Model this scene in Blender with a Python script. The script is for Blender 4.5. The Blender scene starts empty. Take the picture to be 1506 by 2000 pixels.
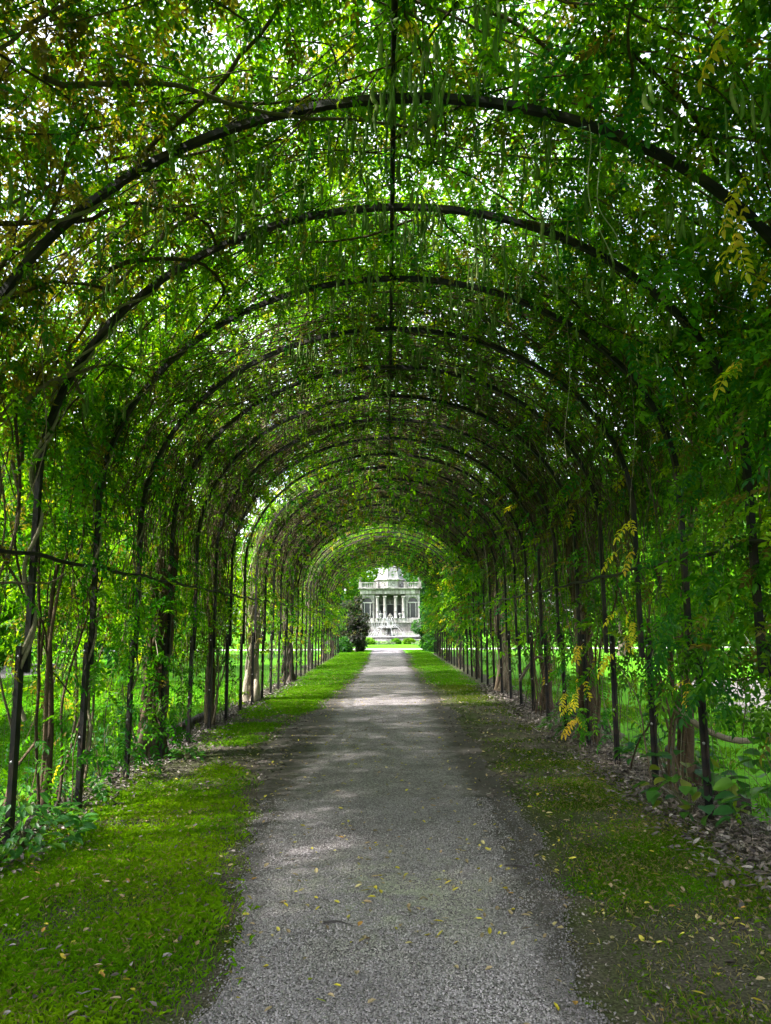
import bpy, math, random
import numpy as np
from mathutils import Vector, Matrix

PI = math.pi
rng = np.random.default_rng(7)
random.seed(7)
C = bpy.context.scene.collection
scene = bpy.context.scene

# ------------------------------------------------------------------ camera
cd = bpy.data.cameras.new('camera')
cd.sensor_fit = 'VERTICAL'; cd.sensor_height = 36.0; cd.sensor_width = 27.1
cd.lens = 26.0
cd.clip_start = 0.05; cd.clip_end = 2500
cam = bpy.data.objects.new('camera', cd); C.objects.link(cam)
cam.location = (0.08, 0, 1.6)
cam.rotation_euler = (Matrix.Rotation(0.0016, 3, 'Z') @ Matrix.Rotation(math.radians(90 + 8.68), 3, 'X') @ Matrix.Rotation(-0.006, 3, 'Z')).to_euler()
scene.camera = cam

# ------------------------------------------------------------------ sky, sun, exposure
SUN_EL = math.radians(46)
SUN_AZ = math.radians(-109)          # measured from +Y towards +X: the sun stands to the left, a little behind
world = bpy.data.worlds.new('World'); scene.world = world
world.use_nodes = True
wt = world.node_tree; wt.nodes.clear()
wo = wt.nodes.new('ShaderNodeOutputWorld'); wb = wt.nodes.new('ShaderNodeBackground')
sky = wt.nodes.new('ShaderNodeTexSky'); sky.sky_type = 'NISHITA'; sky.sun_disc = False
sky.sun_elevation = SUN_EL; sky.sun_rotation = SUN_AZ
sky.air_density = 1.0; sky.dust_density = 3.0; sky.ozone_density = 1.0
# thin white cloud all over the sky: the Nishita colour is drained towards white in soft patches
hs = wt.nodes.new('ShaderNodeHueSaturation'); hs.inputs['Saturation'].default_value = 0.18; hs.inputs['Value'].default_value = 1.35
tc = wt.nodes.new('ShaderNodeTexCoord'); nz = wt.nodes.new('ShaderNodeTexNoise')
nz.inputs['Scale'].default_value = 3.0; nz.inputs['Detail'].default_value = 6
rp = wt.nodes.new('ShaderNodeValToRGB'); rp.color_ramp.elements[0].position = 0.3; rp.color_ramp.elements[1].position = 0.55
mx = wt.nodes.new('ShaderNodeMixRGB')
wt.links.new(tc.outputs['Generated'], nz.inputs['Vector']); wt.links.new(nz.outputs['Fac'], rp.inputs['Fac'])
wt.links.new(sky.outputs['Color'], hs.inputs['Color'])
wt.links.new(rp.outputs['Color'], mx.inputs['Fac']); wt.links.new(sky.outputs['Color'], mx.inputs['Color1']); wt.links.new(hs.outputs['Color'], mx.inputs['Color2'])
wt.links.new(mx.outputs['Color'], wb.inputs['Color']); wb.inputs['Strength'].default_value = 0.15
wt.links.new(wb.outputs['Background'], wo.inputs['Surface'])

sd = bpy.data.lights.new('sun', 'SUN'); sd.energy = 3.2; sd.angle = math.radians(2.0); sd.color = (1.0, 0.955, 0.88)
so = bpy.data.objects.new('sun', sd); C.objects.link(so)
sv = Vector((math.sin(SUN_AZ) * math.cos(SUN_EL), math.cos(SUN_AZ) * math.cos(SUN_EL), math.sin(SUN_EL)))
so.rotation_euler = sv.to_track_quat('Z', 'Y').to_euler(); so.location = (-30, -5, 40)

vs = scene.view_settings
vs.view_transform = 'Standard'; vs.look = 'None'; vs.gamma = 1.0; vs.use_curve_mapping = False
vs.exposure = 2.3
cy = scene.cycles
cy.use_denoising = True
cy.max_bounces = 10; cy.diffuse_bounces = 6; cy.transmission_bounces = 8; cy.glossy_bounces = 3; cy.transparent_max_bounces = 8
cy.caustics_reflective = False; cy.caustics_refractive = False
cy.sample_clamp_indirect = 6.0

# ------------------------------------------------------------------ helpers: objects
def tag(o, label=None, cat=None, group=None, kind=None):
    if label: o['label'] = label
    if cat: o['category'] = cat
    if group: o['group'] = group
    if kind: o['kind'] = kind
    return o

def thing(name, label, cat, loc=(0, 0, 0), rz=0.0, group=None):
    o = bpy.data.objects.new(name, None); C.objects.link(o)
    o.empty_display_size = 0.2
    o.location = loc; o.rotation_euler = (0, 0, rz)
    return tag(o, label, cat, group)

def obj(name, mesh, parent=None, loc=(0, 0, 0), rot=(0, 0, 0), scl=1.0):
    o = bpy.data.objects.new(name, mesh); C.objects.link(o)
    o.location = loc; o.rotation_euler = rot
    if scl != 1.0: o.scale = (scl, scl, scl)
    if parent is not None: o.parent = parent
    return o

def np_mesh(name, V, F, mat, col=None, smooth=False):
    """F: list of (n,k) int arrays, col: per-vertex (n,3)."""
    if not isinstance(F, list): F = [F]
    F = [f for f in F if len(f)]
    me = bpy.data.meshes.new(name)
    V = np.asarray(V, np.float32)
    me.vertices.add(len(V)); me.vertices.foreach_set('co', V.ravel())
    loops = np.concatenate([f.ravel() for f in F]).astype(np.int32)
    tot = np.concatenate([np.full(len(f), f.shape[1], np.int32) for f in F])
    st = np.concatenate([[0], np.cumsum(tot)[:-1]]).astype(np.int32)
    me.loops.add(len(loops)); me.loops.foreach_set('vertex_index', loops)
    me.polygons.add(len(tot)); me.polygons.foreach_set('loop_start', st); me.polygons.foreach_set('loop_total', tot)
    if smooth: me.polygons.foreach_set('use_smooth', np.ones(len(tot), bool))
    if col is not None:
        a = me.color_attributes.new('tint', 'FLOAT_COLOR', 'POINT')
        c = np.ones((len(V), 4), np.float32); c[:, :3] = col
        a.data.foreach_set('color', c.ravel())
    me.materials.append(mat)
    me.update(calc_edges=True)
    return me

class MB:
    """collects boxes, tubes, lathes and strips into one mesh"""
    def __init__(s): s.v = []; s.f = []
    def add(s, v, f):
        n = len(s.v); s.v += [tuple(p) for p in v]; s.f += [tuple(i + n for i in q) for q in f]
    def box(s, c, d, rz=0.0):
        x, y, z = d[0] / 2, d[1] / 2, d[2] / 2
        ca, sa = math.cos(rz), math.sin(rz)
        P = [(-x, -y, -z), (x, -y, -z), (x, y, -z), (-x, y, -z), (-x, -y, z), (x, -y, z), (x, y, z), (-x, y, z)]
        s.add([(c[0] + p[0] * ca - p[1] * sa, c[1] + p[0] * sa + p[1] * ca, c[2] + p[2]) for p in P],
              [(0, 3, 2, 1), (4, 5, 6, 7), (0, 1, 5, 4), (1, 2, 6, 5), (2, 3, 7, 6), (3, 0, 4, 7)])
        return s
    def lathe(s, prof, n=12, c=(0, 0, 0), a0=0.0):
        k = len(prof); v = []; f = []
        for i in range(n):
            a = a0 + 2 * PI * i / n
            v += [(c[0] + r * math.cos(a), c[1] + r * math.sin(a), c[2] + z) for r, z in prof]
        for i in range(n):
            j = (i + 1) % n
            f += [(i * k + q, j * k + q, j * k + q + 1, i * k + q + 1) for q in range(k - 1)]
        if prof[0][0] > 1e-4: f.append(tuple(i * k for i in reversed(range(n))))
        if prof[-1][0] > 1e-4: f.append(tuple(i * k + k - 1 for i in range(n)))
        s.add(v, f); return s
    def tube(s, pts, rad, n=5):
        V, F = tube_arr(np.array(pts, float), rad, n)
        s.add(V.tolist(), F.tolist()); return s
    def prism(s, poly, y0, y1):
        """poly of (x,z), extruded along y"""
        n = len(poly)
        v = [(x, y0, z) for x, z in poly] + [(x, y1, z) for x, z in poly]
        s.add(v, [tuple(range(n)), tuple(reversed(range(n, 2 * n)))] + [(i, i + n, (i + 1) % n + n, (i + 1) % n) for i in range(n)])
        return s
    def mesh(s, name, mat, smooth=False):
        me = bpy.data.meshes.new(name); me.from_pydata(s.v, [], s.f); me.materials.append(mat)
        if smooth: me.polygons.foreach_set('use_smooth', np.ones(len(me.polygons), bool))
        me.update(); return me
    def build(s, name, mat, parent=None, smooth=False, **k):
        return obj(name, s.mesh(name, mat, smooth), parent, **k)

def tube_arr(P, rad, n=5):
    P = np.asarray(P, float); m = len(P)
    r = np.full(m, rad) if np.isscalar(rad) else np.asarray(rad, float)
    T = np.gradient(P, axis=0); T /= np.linalg.norm(T, axis=1, keepdims=True) + 1e-9
    ref = np.array([0.31, 0.92, 0.21]); ref = ref / np.linalg.norm(ref)
    A = np.cross(T, ref); A /= np.linalg.norm(A, axis=1, keepdims=True) + 1e-9
    B = np.cross(T, A)
    a = np.arange(n) * 2 * PI / n
    V = P[:, None, :] + r[:, None, None] * (A[:, None, :] * np.cos(a)[None, :, None] + B[:, None, :] * np.sin(a)[None, :, None])
    i = np.arange(m - 1)[:, None] * n; j = np.arange(n)[None, :]; k = (j + 1) % n
    F = np.stack([i + j, i + k, i + n + k, i + n + j], -1).reshape(-1, 4)
    return V.reshape(-1, 3), F

class Tubes:
    def __init__(s): s.V = []; s.F = []; s.n = 0; s.c = []
    def add(s, P, rad, n=4, col=(0.1, 0.08, 0.06)):
        V, F = tube_arr(P, rad, n)
        s.V.append(V); s.F.append(F + s.n); s.n += len(V); s.c.append(np.tile(np.array(col), (len(V), 1)))
    def mesh(s, name, mat):
        return np_mesh(name, np.concatenate(s.V), [np.concatenate(s.F)], mat, np.concatenate(s.c), True)

def vnoise(x, y, seed=0):
    """smooth value noise in 0..1, vectorised"""
    x = np.asarray(x, float); y = np.asarray(y, float)
    xi = np.floor(x).astype(np.int64); yi = np.floor(y).astype(np.int64)
    fx = x - xi; fy = y - yi
    fx = fx * fx * (3 - 2 * fx); fy = fy * fy * (3 - 2 * fy)
    def h(a, b):
        n = (a * 374761393 + b * 668265263 + seed * 1442695041) & 0xffffffff
        n = ((n ^ (n >> 13)) * 1274126177) & 0xffffffff
        return ((n ^ (n >> 16)) & 0xffff) / 65535.0
    return (h(xi, yi) * (1 - fx) + h(xi + 1, yi) * fx) * (1 - fy) + (h(xi, yi + 1) * (1 - fx) + h(xi + 1, yi + 1) * fx) * fy

def rot_from(dirs, ups):
    """rows of rotation matrices whose columns are (dir, side, up)"""
    X = dirs / (np.linalg.norm(dirs, axis=1, keepdims=True) + 1e-9)
    Y = np.cross(ups, X); Y /= np.linalg.norm(Y, axis=1, keepdims=True) + 1e-9
    Z = np.cross(X, Y)
    return np.stack([X, Y, Z], -1)

def scatter(tmplV, tmplF, pos, R, scl, col, varcol=None):
    n = len(pos); k = len(tmplV)
    V = np.einsum('nij,kj->nki', R, tmplV) * np.asarray(scl).reshape(-1, 1, 1) + pos[:, None, :]
    off = (np.arange(n) * k)
    F = [(f[None] + off[:, None, None]).reshape(-1, f.shape[1]) for f in tmplF]
    c = np.repeat(col[:, None, :], k, 1)
    if varcol is not None: c = c * varcol[None, :, None]
    return V.reshape(-1, 3), F, c.reshape(-1, 3)

def merge(parts):
    Vs = []; Fs = {}; Cs = []; n = 0
    for V, F, c in parts:
        Vs.append(V); Cs.append(c)
        for f in F: Fs.setdefault(f.shape[1], []).append(f + n)
        n += len(V)
    return np.concatenate(Vs), [np.concatenate(f) for f in Fs.values()], np.concatenate(Cs)

# ------------------------------------------------------------------ materials
def new_mat(name):
    m = bpy.data.materials.new(name); m.use_nodes = True
    t = m.node_tree; t.nodes.clear()
    out = t.nodes.new('ShaderNodeOutputMaterial')
    return m, t, out

def N(t, kind, **k):
    n = t.nodes.new(kind)
    for a, b in k.items():
        if a in n.inputs: n.inputs[a].default_value = b
        else: setattr(n, a, b)
    return n

def leaf_mat(name, trans=0.5, rough=0.42, gain=(1.9, 2.1, 0.7), spec=0.4):
    m, t, out = new_mat(name)
    at = N(t, 'ShaderNodeAttribute', attribute_name='tint')
    p = N(t, 'ShaderNodeBsdfPrincipled'); p.inputs['Roughness'].default_value = rough; p.inputs['Specular IOR Level'].default_value = spec
    g = N(t, 'ShaderNodeMixRGB', blend_type='MULTIPLY'); g.inputs['Fac'].default_value = 1; g.inputs['Color2'].default_value = (*gain, 1)
    tr = N(t, 'ShaderNodeBsdfTranslucent'); mx = N(t, 'ShaderNodeMixShader'); mx.inputs[0].default_value = trans
    L = t.links.new
    L(at.outputs['Color'], p.inputs['Base Color']); L(at.outputs['Color'], g.inputs['Color1']); L(g.outputs['Color'], tr.inputs['Color'])
    L(p.outputs[0], mx.inputs[1]); L(tr.outputs[0], mx.inputs[2]); L(mx.outputs[0], out.inputs['Surface'])
    return m

def tint_mat(name, rough=0.85, bump=0.0, scale=60, spec=0.25, var=0.5):
    m, t, out = new_mat(name); L = t.links.new
    at = N(t, 'ShaderNodeAttribute', attribute_name='tint')
    p = N(t, 'ShaderNodeBsdfPrincipled'); p.inputs['Roughness'].default_value = rough; p.inputs['Specular IOR Level'].default_value = spec
    tcx = N(t, 'ShaderNodeTexCoord'); nz = N(t, 'ShaderNodeTexNoise'); nz.inputs['Scale'].default_value = scale; nz.inputs['Detail'].default_value = 4
    mr = N(t, 'ShaderNodeMapRange'); mr.inputs['To Min'].default_value = 1 - var; mr.inputs['To Max'].default_value = 1 + var
    mu = N(t, 'ShaderNodeMixRGB', blend_type='MULTIPLY'); mu.inputs['Fac'].default_value = 1
    L(tcx.outputs['Object'], nz.inputs['Vector']); L(nz.outputs['Fac'], mr.inputs['Value'])
    L(at.outputs['Color'], mu.inputs['Color1']); L(mr.outputs[0], mu.inputs['Color2']); L(mu.outputs['Color'], p.inputs['Base Color'])
    if bump:
        b = N(t, 'ShaderNodeBump'); b.inputs['Strength'].default_value = bump; b.inputs['Distance'].default_value = 0.01
        L(nz.outputs['Fac'], b.inputs['Height']); L(b.outputs[0], p.inputs['Normal'])
    L(p.outputs[0], out.inputs['Surface'])
    return m

def noise_mat(name, cols, scale=8.0, rough=0.8, bump=0.3, dist=0.01, detail=6, metal=0.0, spec=0.3, lo=0.3, hi=0.7):
    m, t, out = new_mat(name); L = t.links.new
    p = N(t, 'ShaderNodeBsdfPrincipled'); p.inputs['Roughness'].default_value = rough; p.inputs['Metallic'].default_value = metal; p.inputs['Specular IOR Level'].default_value = spec
    tcx = N(t, 'ShaderNodeTexCoord'); nz = N(t, 'ShaderNodeTexNoise'); nz.inputs['Scale'].default_value = scale; nz.inputs['Detail'].default_value = detail
    rp = N(t, 'ShaderNodeValToRGB'); e = rp.color_ramp.elements
    e[0].position = lo; e[0].color = (*cols[0], 1); e[1].position = hi; e[1].color = (*cols[-1], 1)
    for i, c in enumerate(cols[1:-1]):
        q = e.new(lo + (hi - lo) * (i + 1) / (len(cols) - 1)); q.color = (*c, 1)
    L(tcx.outputs['Object'], nz.inputs['Vector']); L(nz.outputs['Fac'], rp.inputs['Fac']); L(rp.outputs['Color'], p.inputs['Base Color'])
    if bump:
        b = N(t, 'ShaderNodeBump'); b.inputs['Strength'].default_value = bump; b.inputs['Distance'].default_value = dist
        L(nz.outputs['Fac'], b.inputs['Height']); L(b.outputs[0], p.inputs['Normal'])
    L(p.outputs[0], out.inputs['Surface'])
    return m

M_leaf = leaf_mat('wisteria leaf', 0.58, 0.48, (2.3, 2.5, 0.5), 0.22)
M_leaf2 = leaf_mat('broad leaf', 0.4, 0.38, (1.8, 2.0, 0.8))
M_tree = leaf_mat('tree foliage', 0.52, 0.55, (1.9, 2.1, 0.6), 0.2)
M_grass = leaf_mat('grass blade', 0.45, 0.8, (1.7, 1.8, 0.4), 0.06)
M_pod = tint_mat('velvet pod', 0.75, 0.2, 90, 0.2, 0.25)
M_dead = tint_mat('dead leaf', 0.7, 0.0, 80, 0.2, 0.3)
M_bark = tint_mat('vine bark', 0.9, 0.6, 45, 0.15, 0.55)
M_stone_bits = tint_mat('gravel stone', 0.8, 0.0, 200, 0.25, 0.2)
M_steel = noise_mat('dark painted steel', [(0.006, 0.006, 0.007), (0.011, 0.010, 0.011), (0.035, 0.024, 0.018)], 9, 0.55, 0.15, 0.003, spec=0.25)
M_wire = noise_mat('fence wire', [(0.03, 0.03, 0.03), (0.07, 0.06, 0.05)], 30, 0.6, 0, spec=0.3)
M_bolt = noise_mat('galvanised bolt', [(0.25, 0.25, 0.26), (0.4, 0.4, 0.41)], 60, 0.45, 0, metal=0.7)
M_log = noise_mat('dark edging timber', [(0.012, 0.010, 0.009), (0.035, 0.028, 0.024), (0.07, 0.06, 0.05)], 9, 0.9, 0.6, 0.02)
M_stone = noise_mat('pale limestone', [(0.12, 0.112, 0.11), (0.24, 0.232, 0.232), (0.32, 0.31, 0.31)], 1.6, 0.85, 0.3, 0.03, 8, lo=0.25, hi=0.7)
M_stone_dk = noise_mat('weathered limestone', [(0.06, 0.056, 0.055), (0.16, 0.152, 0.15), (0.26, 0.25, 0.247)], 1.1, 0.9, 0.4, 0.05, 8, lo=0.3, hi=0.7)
def streaks(m):
    t = m.node_tree; L = t.links.new; p = [n for n in t.nodes if n.type == 'BSDF_PRINCIPLED'][0]; src = p.inputs['Base Color'].links[0].from_socket
    tcx = N(t, 'ShaderNodeTexCoord'); mp = N(t, 'ShaderNodeMapping'); mp.inputs['Scale'].default_value = (3.2, 3.2, .35); nz = N(t, 'ShaderNodeTexNoise'); nz.inputs['Scale'].default_value = 1.0; nz.inputs['Detail'].default_value = 7
    rp = N(t, 'ShaderNodeValToRGB'); e = rp.color_ramp.elements; e[0].position = .36; e[0].color = (.45, .43, .40, 1); e[1].position = .58; e[1].color = (1.08, 1.07, 1.06, 1)
    mu = N(t, 'ShaderNodeMixRGB', blend_type='MULTIPLY'); mu.inputs['Fac'].default_value = 1
    L(tcx.outputs['Object'], mp.inputs['Vector']); L(mp.outputs[0], nz.inputs['Vector']); L(nz.outputs['Fac'], rp.inputs['Fac']); L(src, mu.inputs['Color1']); L(rp.outputs['Color'], mu.inputs['Color2']); L(mu.outputs['Color'], p.inputs['Base Color'])
streaks(M_stone); streaks(M_stone_dk)
M_zinc = noise_mat('pale dome lead', [(0.13, 0.127, 0.13), (0.20, 0.196, 0.20)], 1.3, 0.6, 0.1, 0.02)
M_dark = noise_mat('dark interior', [(0.012, 0.012, 0.014), (0.03, 0.03, 0.03)], 2, 0.6, 0)
M_glass = noise_mat('window glass', [(0.015, 0.017, 0.02), (0.03, 0.033, 0.04)], 1, 0.08, 0, spec=0.6)
M_frame = noise_mat('grey window frame', [(0.26, 0.25, 0.25), (0.34, 0.33, 0.33)], 3, 0.6, 0)

# ------------------------------------------------------------------ the vault's shape
R, RB, H, SK = 2.66, 2.14, 2.74, -0.098      # half width, rise, springing height, skew
RM = 2.42; L_ARC = 2 * H + PI * RM
STEP, N_ARCH = 1.22, 34
Y_FIRST = 4.21 - 2 * STEP
ARCH_Y = [0.9, 2.2] + [4.21 + STEP * k for k in range(N_ARCH - 2)]      # the two first arches stand beside and over the camera
Y_END = ARCH_Y[-1]

def vault(s, y, off):
    s = np.asarray(s, float); y = np.asarray(y, float); off = np.asarray(off, float)
    a = PI - (np.clip(s, H, H + PI * RM) - H) / RM
    x = (R + off) * np.cos(a); z = H + (RB + off) * np.sin(a)
    z = np.where(s < H, s, z); z = np.where(s > H + PI * RM, L_ARC - s, z)
    return np.stack([x, y + SK * x, z], -1)

def vault_n(s):
    s = np.asarray(s, float)
    a = PI - (np.clip(s, H, H + PI * RM) - H) / RM
    return np.stack([np.cos(a), np.zeros_like(a), np.sin(a)], -1)

# ------------------------------------------------------------------ ground, path
def structure(o): o['kind'] = 'structure'; return o

def ground_mat():
    m, t, out = new_mat('lawn ground'); L = t.links.new
    p = N(t, 'ShaderNodeBsdfPrincipled'); p.inputs['Roughness'].default_value = 0.95; p.inputs['Specular IOR Level'].default_value = 0.1
    tcx = N(t, 'ShaderNodeTexCoord')
    n1 = N(t, 'ShaderNodeTexNoise'); n1.inputs['Scale'].default_value = 0.35; n1.inputs['Detail'].default_value = 6
    n2 = N(t, 'ShaderNodeTexNoise'); n2.inputs['Scale'].default_value = 18; n2.inputs['Detail'].default_value = 8
    r1 = N(t, 'ShaderNodeValToRGB'); e = r1.color_ramp.elements
    e[0].position = 0.3; e[0].color = (0.045, 0.19, 0.004, 1); e[1].position = 0.72; e[1].color = (0.10, 0.28, 0.006, 1)
    mr = N(t, 'ShaderNodeMapRange'); mr.inputs['From Min'].default_value = 0.25; mr.inputs['From Max'].default_value = 0.75; mr.inputs['To Min'].default_value = 0.55; mr.inputs['To Max'].default_value = 1.25
    mu = N(t, 'ShaderNodeMixRGB', blend_type='MULTIPLY'); mu.inputs['Fac'].default_value = 1
    b = N(t, 'ShaderNodeBump'); b.inputs['Strength'].default_value = 0.8; b.inputs['Distance'].default_value = 0.04
    for n in (n1, n2): L(tcx.outputs['Object'], n.inputs['Vector'])
    L(n1.outputs['Fac'], r1.inputs['Fac']); L(n2.outputs['Fac'], mr.inputs['Value'])
    L(r1.outputs['Color'], mu.inputs['Color1']); L(mr.outputs[0], mu.inputs['Color2']); L(mu.outputs['Color'], p.inputs['Base Color'])
    L(n2.outputs['Fac'], b.inputs['Height']); L(b.outputs[0], p.inputs['Normal']); L(p.outputs[0], out.inputs['Surface'])
    return m

def soil_mat():
    """trodden soil of the tunnel floor with moss and dead leaf colour in patches"""
    m, t, out = new_mat('trodden soil'); L = t.links.new
    p = N(t, 'ShaderNodeBsdfPrincipled'); p.inputs['Roughness'].default_value = 0.95; p.inputs['Specular IOR Level'].default_value = 0.1
    tcx = N(t, 'ShaderNodeTexCoord')
    n1 = N(t, 'ShaderNodeTexNoise'); n1.inputs['Scale'].default_value = 1.1; n1.inputs['Detail'].default_value = 8; n1.inputs['Roughness'].default_value = 0.65
    n2 = N(t, 'ShaderNodeTexNoise'); n2.inputs['Scale'].default_value = 70; n2.inputs['Detail'].default_value = 6
    r1 = N(t, 'ShaderNodeValToRGB'); e = r1.color_ramp.elements
    e[0].position = 0.36; e[0].color = (0.045, 0.068, 0.010, 1); e[1].position = 0.60; e[1].color = (0.088, 0.078, 0.066, 1)
    r2 = N(t, 'ShaderNodeValToRGB'); e = r2.color_ramp.elements
    e[0].position = 0.3; e[0].color = (0.35, 0.33, 0.32, 1); e[1].position = 0.72; e[1].color = (1.6, 1.55, 1.5, 1)
    mu = N(t, 'ShaderNodeMixRGB', blend_type='MULTIPLY'); mu.inputs['Fac'].default_value = 1
    b = N(t, 'ShaderNodeBump'); b.inputs['Strength'].default_value = 0.7; b.inputs['Distance'].default_value = 0.012
    for n in (n1, n2): L(tcx.outputs['Object'], n.inputs['Vector'])
    L(n1.outputs['Fac'], r1.inputs['Fac']); L(n2.outputs['Fac'], r2.inputs['Fac'])
    L(r1.outputs['Color'], mu.inputs['Color1']); L(r2.outputs['Color'], mu.inputs['Color2']); L(mu.outputs['Color'], p.inputs['Base Color'])
    L(n2.outputs['Fac'], b.inputs['Height']); L(b.outputs[0], p.inputs['Normal']); L(p.outputs[0], out.inputs['Surface'])
    return m

def gravel_mat():
    m, t, out = new_mat('grey gravel'); L = t.links.new
    p = N(t, 'ShaderNodeBsdfPrincipled'); p.inputs['Roughness'].default_value = 0.85; p.inputs['Specular IOR Level'].default_value = 0.2
    tcx = N(t, 'ShaderNodeTexCoord')
    v = N(t, 'ShaderNodeTexVoronoi'); v.inputs['Scale'].default_value = 95
    vc = N(t, 'ShaderNodeSeparateColor')
    r1 = N(t, 'ShaderNodeValToRGB'); e = r1.color_ramp.elements
    e[0].position = 0.0; e[0].color = (0.105, 0.093, 0.100, 1); e[1].position = 1.0; e[1].color = (0.44, 0.40, 0.425, 1)
    n1 = N(t, 'ShaderNodeTexNoise'); n1.inputs['Scale'].default_value = 1.4; n1.inputs['Detail'].default_value = 9; n1.inputs['Roughness'].default_value = 0.7
    r2 = N(t, 'ShaderNodeValToRGB'); e = r2.color_ramp.elements
    e[0].position = 0.35; e[0].color = (0.62, 0.61, 0.6, 1); e[1].position = 0.65; e[1].color = (1.15, 1.14, 1.12, 1)
    mu = N(t, 'ShaderNodeMixRGB', blend_type='MULTIPLY'); mu.inputs['Fac'].default_value = 1
    b = N(t, 'ShaderNodeBump', invert=True); b.inputs['Strength'].default_value = 1.0; b.inputs['Distance'].default_value = 0.012
    # pale lime dust in the middle of the walk
    sp = N(t, 'ShaderNodeSeparateXYZ')
    d1 = N(t, 'ShaderNodeVectorMath', operation='DISTANCE'); d1.inputs[1].default_value = (0.08, 4.75, 0.004)
    mr = N(t, 'ShaderNodeMapRange'); mr.inputs['From Min'].default_value = 0.95; mr.inputs['From Max'].default_value = 0.1
    n3 = N(t, 'ShaderNodeTexNoise'); n3.inputs['Scale'].default_value = 5; n3.inputs['Detail'].default_value = 10; n3.inputs['Roughness'].default_value = 0.8
    r3 = N(t, 'ShaderNodeValToRGB'); r3.color_ramp.elements[0].position = 0.48; r3.color_ramp.elements[1].position = 0.58
    mm = N(t, 'ShaderNodeMath', operation='MULTIPLY'); mp = N(t, 'ShaderNodeMixRGB'); mp.inputs['Color2'].default_value = (0.36, 0.37, 0.29, 1)
    for n in (v, n1, n3): L(tcx.outputs['Object'], n.inputs['Vector'])
    L(tcx.outputs['Object'], d1.inputs[0]); L(d1.outputs['Value'], mr.inputs['Value'])
    L(n3.outputs['Fac'], r3.inputs['Fac']); L(r3.outputs['Color'], mm.inputs[0]); L(mr.outputs[0], mm.inputs[1])
    L(v.outputs['Color'], vc.inputs[0]); L(vc.outputs[0], r1.inputs['Fac']); L(n1.outputs['Fac'], r2.inputs['Fac'])
    L(r1.outputs['Color'], mu.inputs['Color1']); L(r2.outputs['Color'], mu.inputs['Color2'])
    L(mm.outputs[0], mp.inputs['Fac']); L(mu.outputs['Color'], mp.inputs['Color1']); pass
    sx = N(t, 'ShaderNodeSeparateXYZ'); ab = N(t, 'ShaderNodeMath', operation='ABSOLUTE'); n4 = N(t, 'ShaderNodeTexNoise'); n4.inputs['Scale'].default_value = 3.2; n4.inputs['Detail'].default_value = 10; n4.inputs['Roughness'].default_value = 0.75
    ad = N(t, 'ShaderNodeMath', operation='MULTIPLY_ADD'); ad.inputs[1].default_value = 0.9
    e2 = N(t, 'ShaderNodeMapRange'); e2.inputs['From Min'].default_value = 1.15; e2.inputs['From Max'].default_value = 1.42; e2.inputs['To Max'].default_value = .92
    ms = N(t, 'ShaderNodeMixRGB'); ms.inputs['Color2'].default_value = (.075, .066, .058, 1)
    L(tcx.outputs['Object'], sx.inputs[0]); L(sx.outputs['X'], ab.inputs[0]); L(tcx.outputs['Object'], n4.inputs['Vector'])
    L(n4.outputs['Fac'], ad.inputs[0]); L(ab.outputs[0], ad.inputs[2]); L(ad.outputs[0], e2.inputs['Value']); L(e2.outputs[0], ms.inputs['Fac']); L(mp.outputs['Color'], ms.inputs['Color1'])
    L(ms.outputs['Color'], p.inputs['Base Color'])
    L(v.outputs['Distance'], b.inputs['Height']); L(b.outputs[0], p.inputs['Normal']); L(p.outputs[0], out.inputs['Surface'])
    return m

M_ground, M_soil, M_gravel = ground_mat(), soil_mat(), gravel_mat()
M_path2 = noise_mat('pale cross path gravel', [(0.3, 0.29, 0.28), (0.45, 0.44, 0.42)], 30, 0.9, 0.4, 0.01)
M_bare = noise_mat('bare leafy ground', [(0.06, 0.055, 0.05), (0.12, 0.108, 0.104), (0.19, 0.175, 0.17)], 3.5, 0.95, 0.6, 0.03, 9)

g = MB(); g.add([(-900, -900, 0), (900, -900, 0), (900, 900, 0), (-900, 900, 0)], [(0, 1, 2, 3)])
structure(g.build('ground', M_ground))

def left_edge(y):   # left edge of the gravel
    w = np.interp(y, [0, 3.0, 4.2, 6.2, 8, 9.5, 12, 14.8, 20, 27, 34, 47], [-0.74, -0.76, -0.84, -1.04, -1.35, -1.62, -1.62, -1.34, -1.05, -0.86, -0.86, -1.02])
    return w + 0.10 + 0.16 * (vnoise(y * 1.3, y * 0, 3) - .5) + 0.12 * (vnoise(y * 4.1, y * 0, 4) - .5)
def right_edge(y):
    w = np.interp(y, [0, 3.0, 4.9, 8, 12, 14.8, 20, 27, 34, 47], [0.78, 0.80, 0.98, 1.12, 1.2, 1.15, 1.0, 0.82, 0.88, 1.02])
    return w + 0.10 + 0.20 * (vnoise(y * 1.1, y * 0, 5) - .5) + 0.14 * (vnoise(y * 3.7, y * 0, 6) - .5)

def strip(name, ys, xl, xr, z, mat):
    n = len(ys)
    V = np.concatenate([np.stack([xl, ys, np.full(n, z)], -1), np.stack([xr, ys, np.full(n, z)], -1)])
    i = np.arange(n - 1); F = np.stack([i, i + n, i + n + 1, i + 1], -1)
    return structure(obj(name, np_mesh(name, V, [F], mat)))
ys = np.linspace(-4, 42.5, 280)
strip('soil', ys, -3.25 + 0.5 * (vnoise(ys * .9, ys * 0, 11) - .5), 3.35 + 0.6 * (vnoise(ys * .8, ys * 0, 12) - .5), 0.004, M_soil)
ys = np.linspace(-4, 48.6, 640)
strip('path', ys, left_edge(ys), right_edge(ys), 0.010, M_gravel)
xs = np.linspace(-60, 60, 40)
V = np.concatenate([np.stack([xs, 48.5 + 0 * xs, 0 * xs + .006], -1), np.stack([xs, 51.3 + 0 * xs, 0 * xs + .006], -1)])
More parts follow.
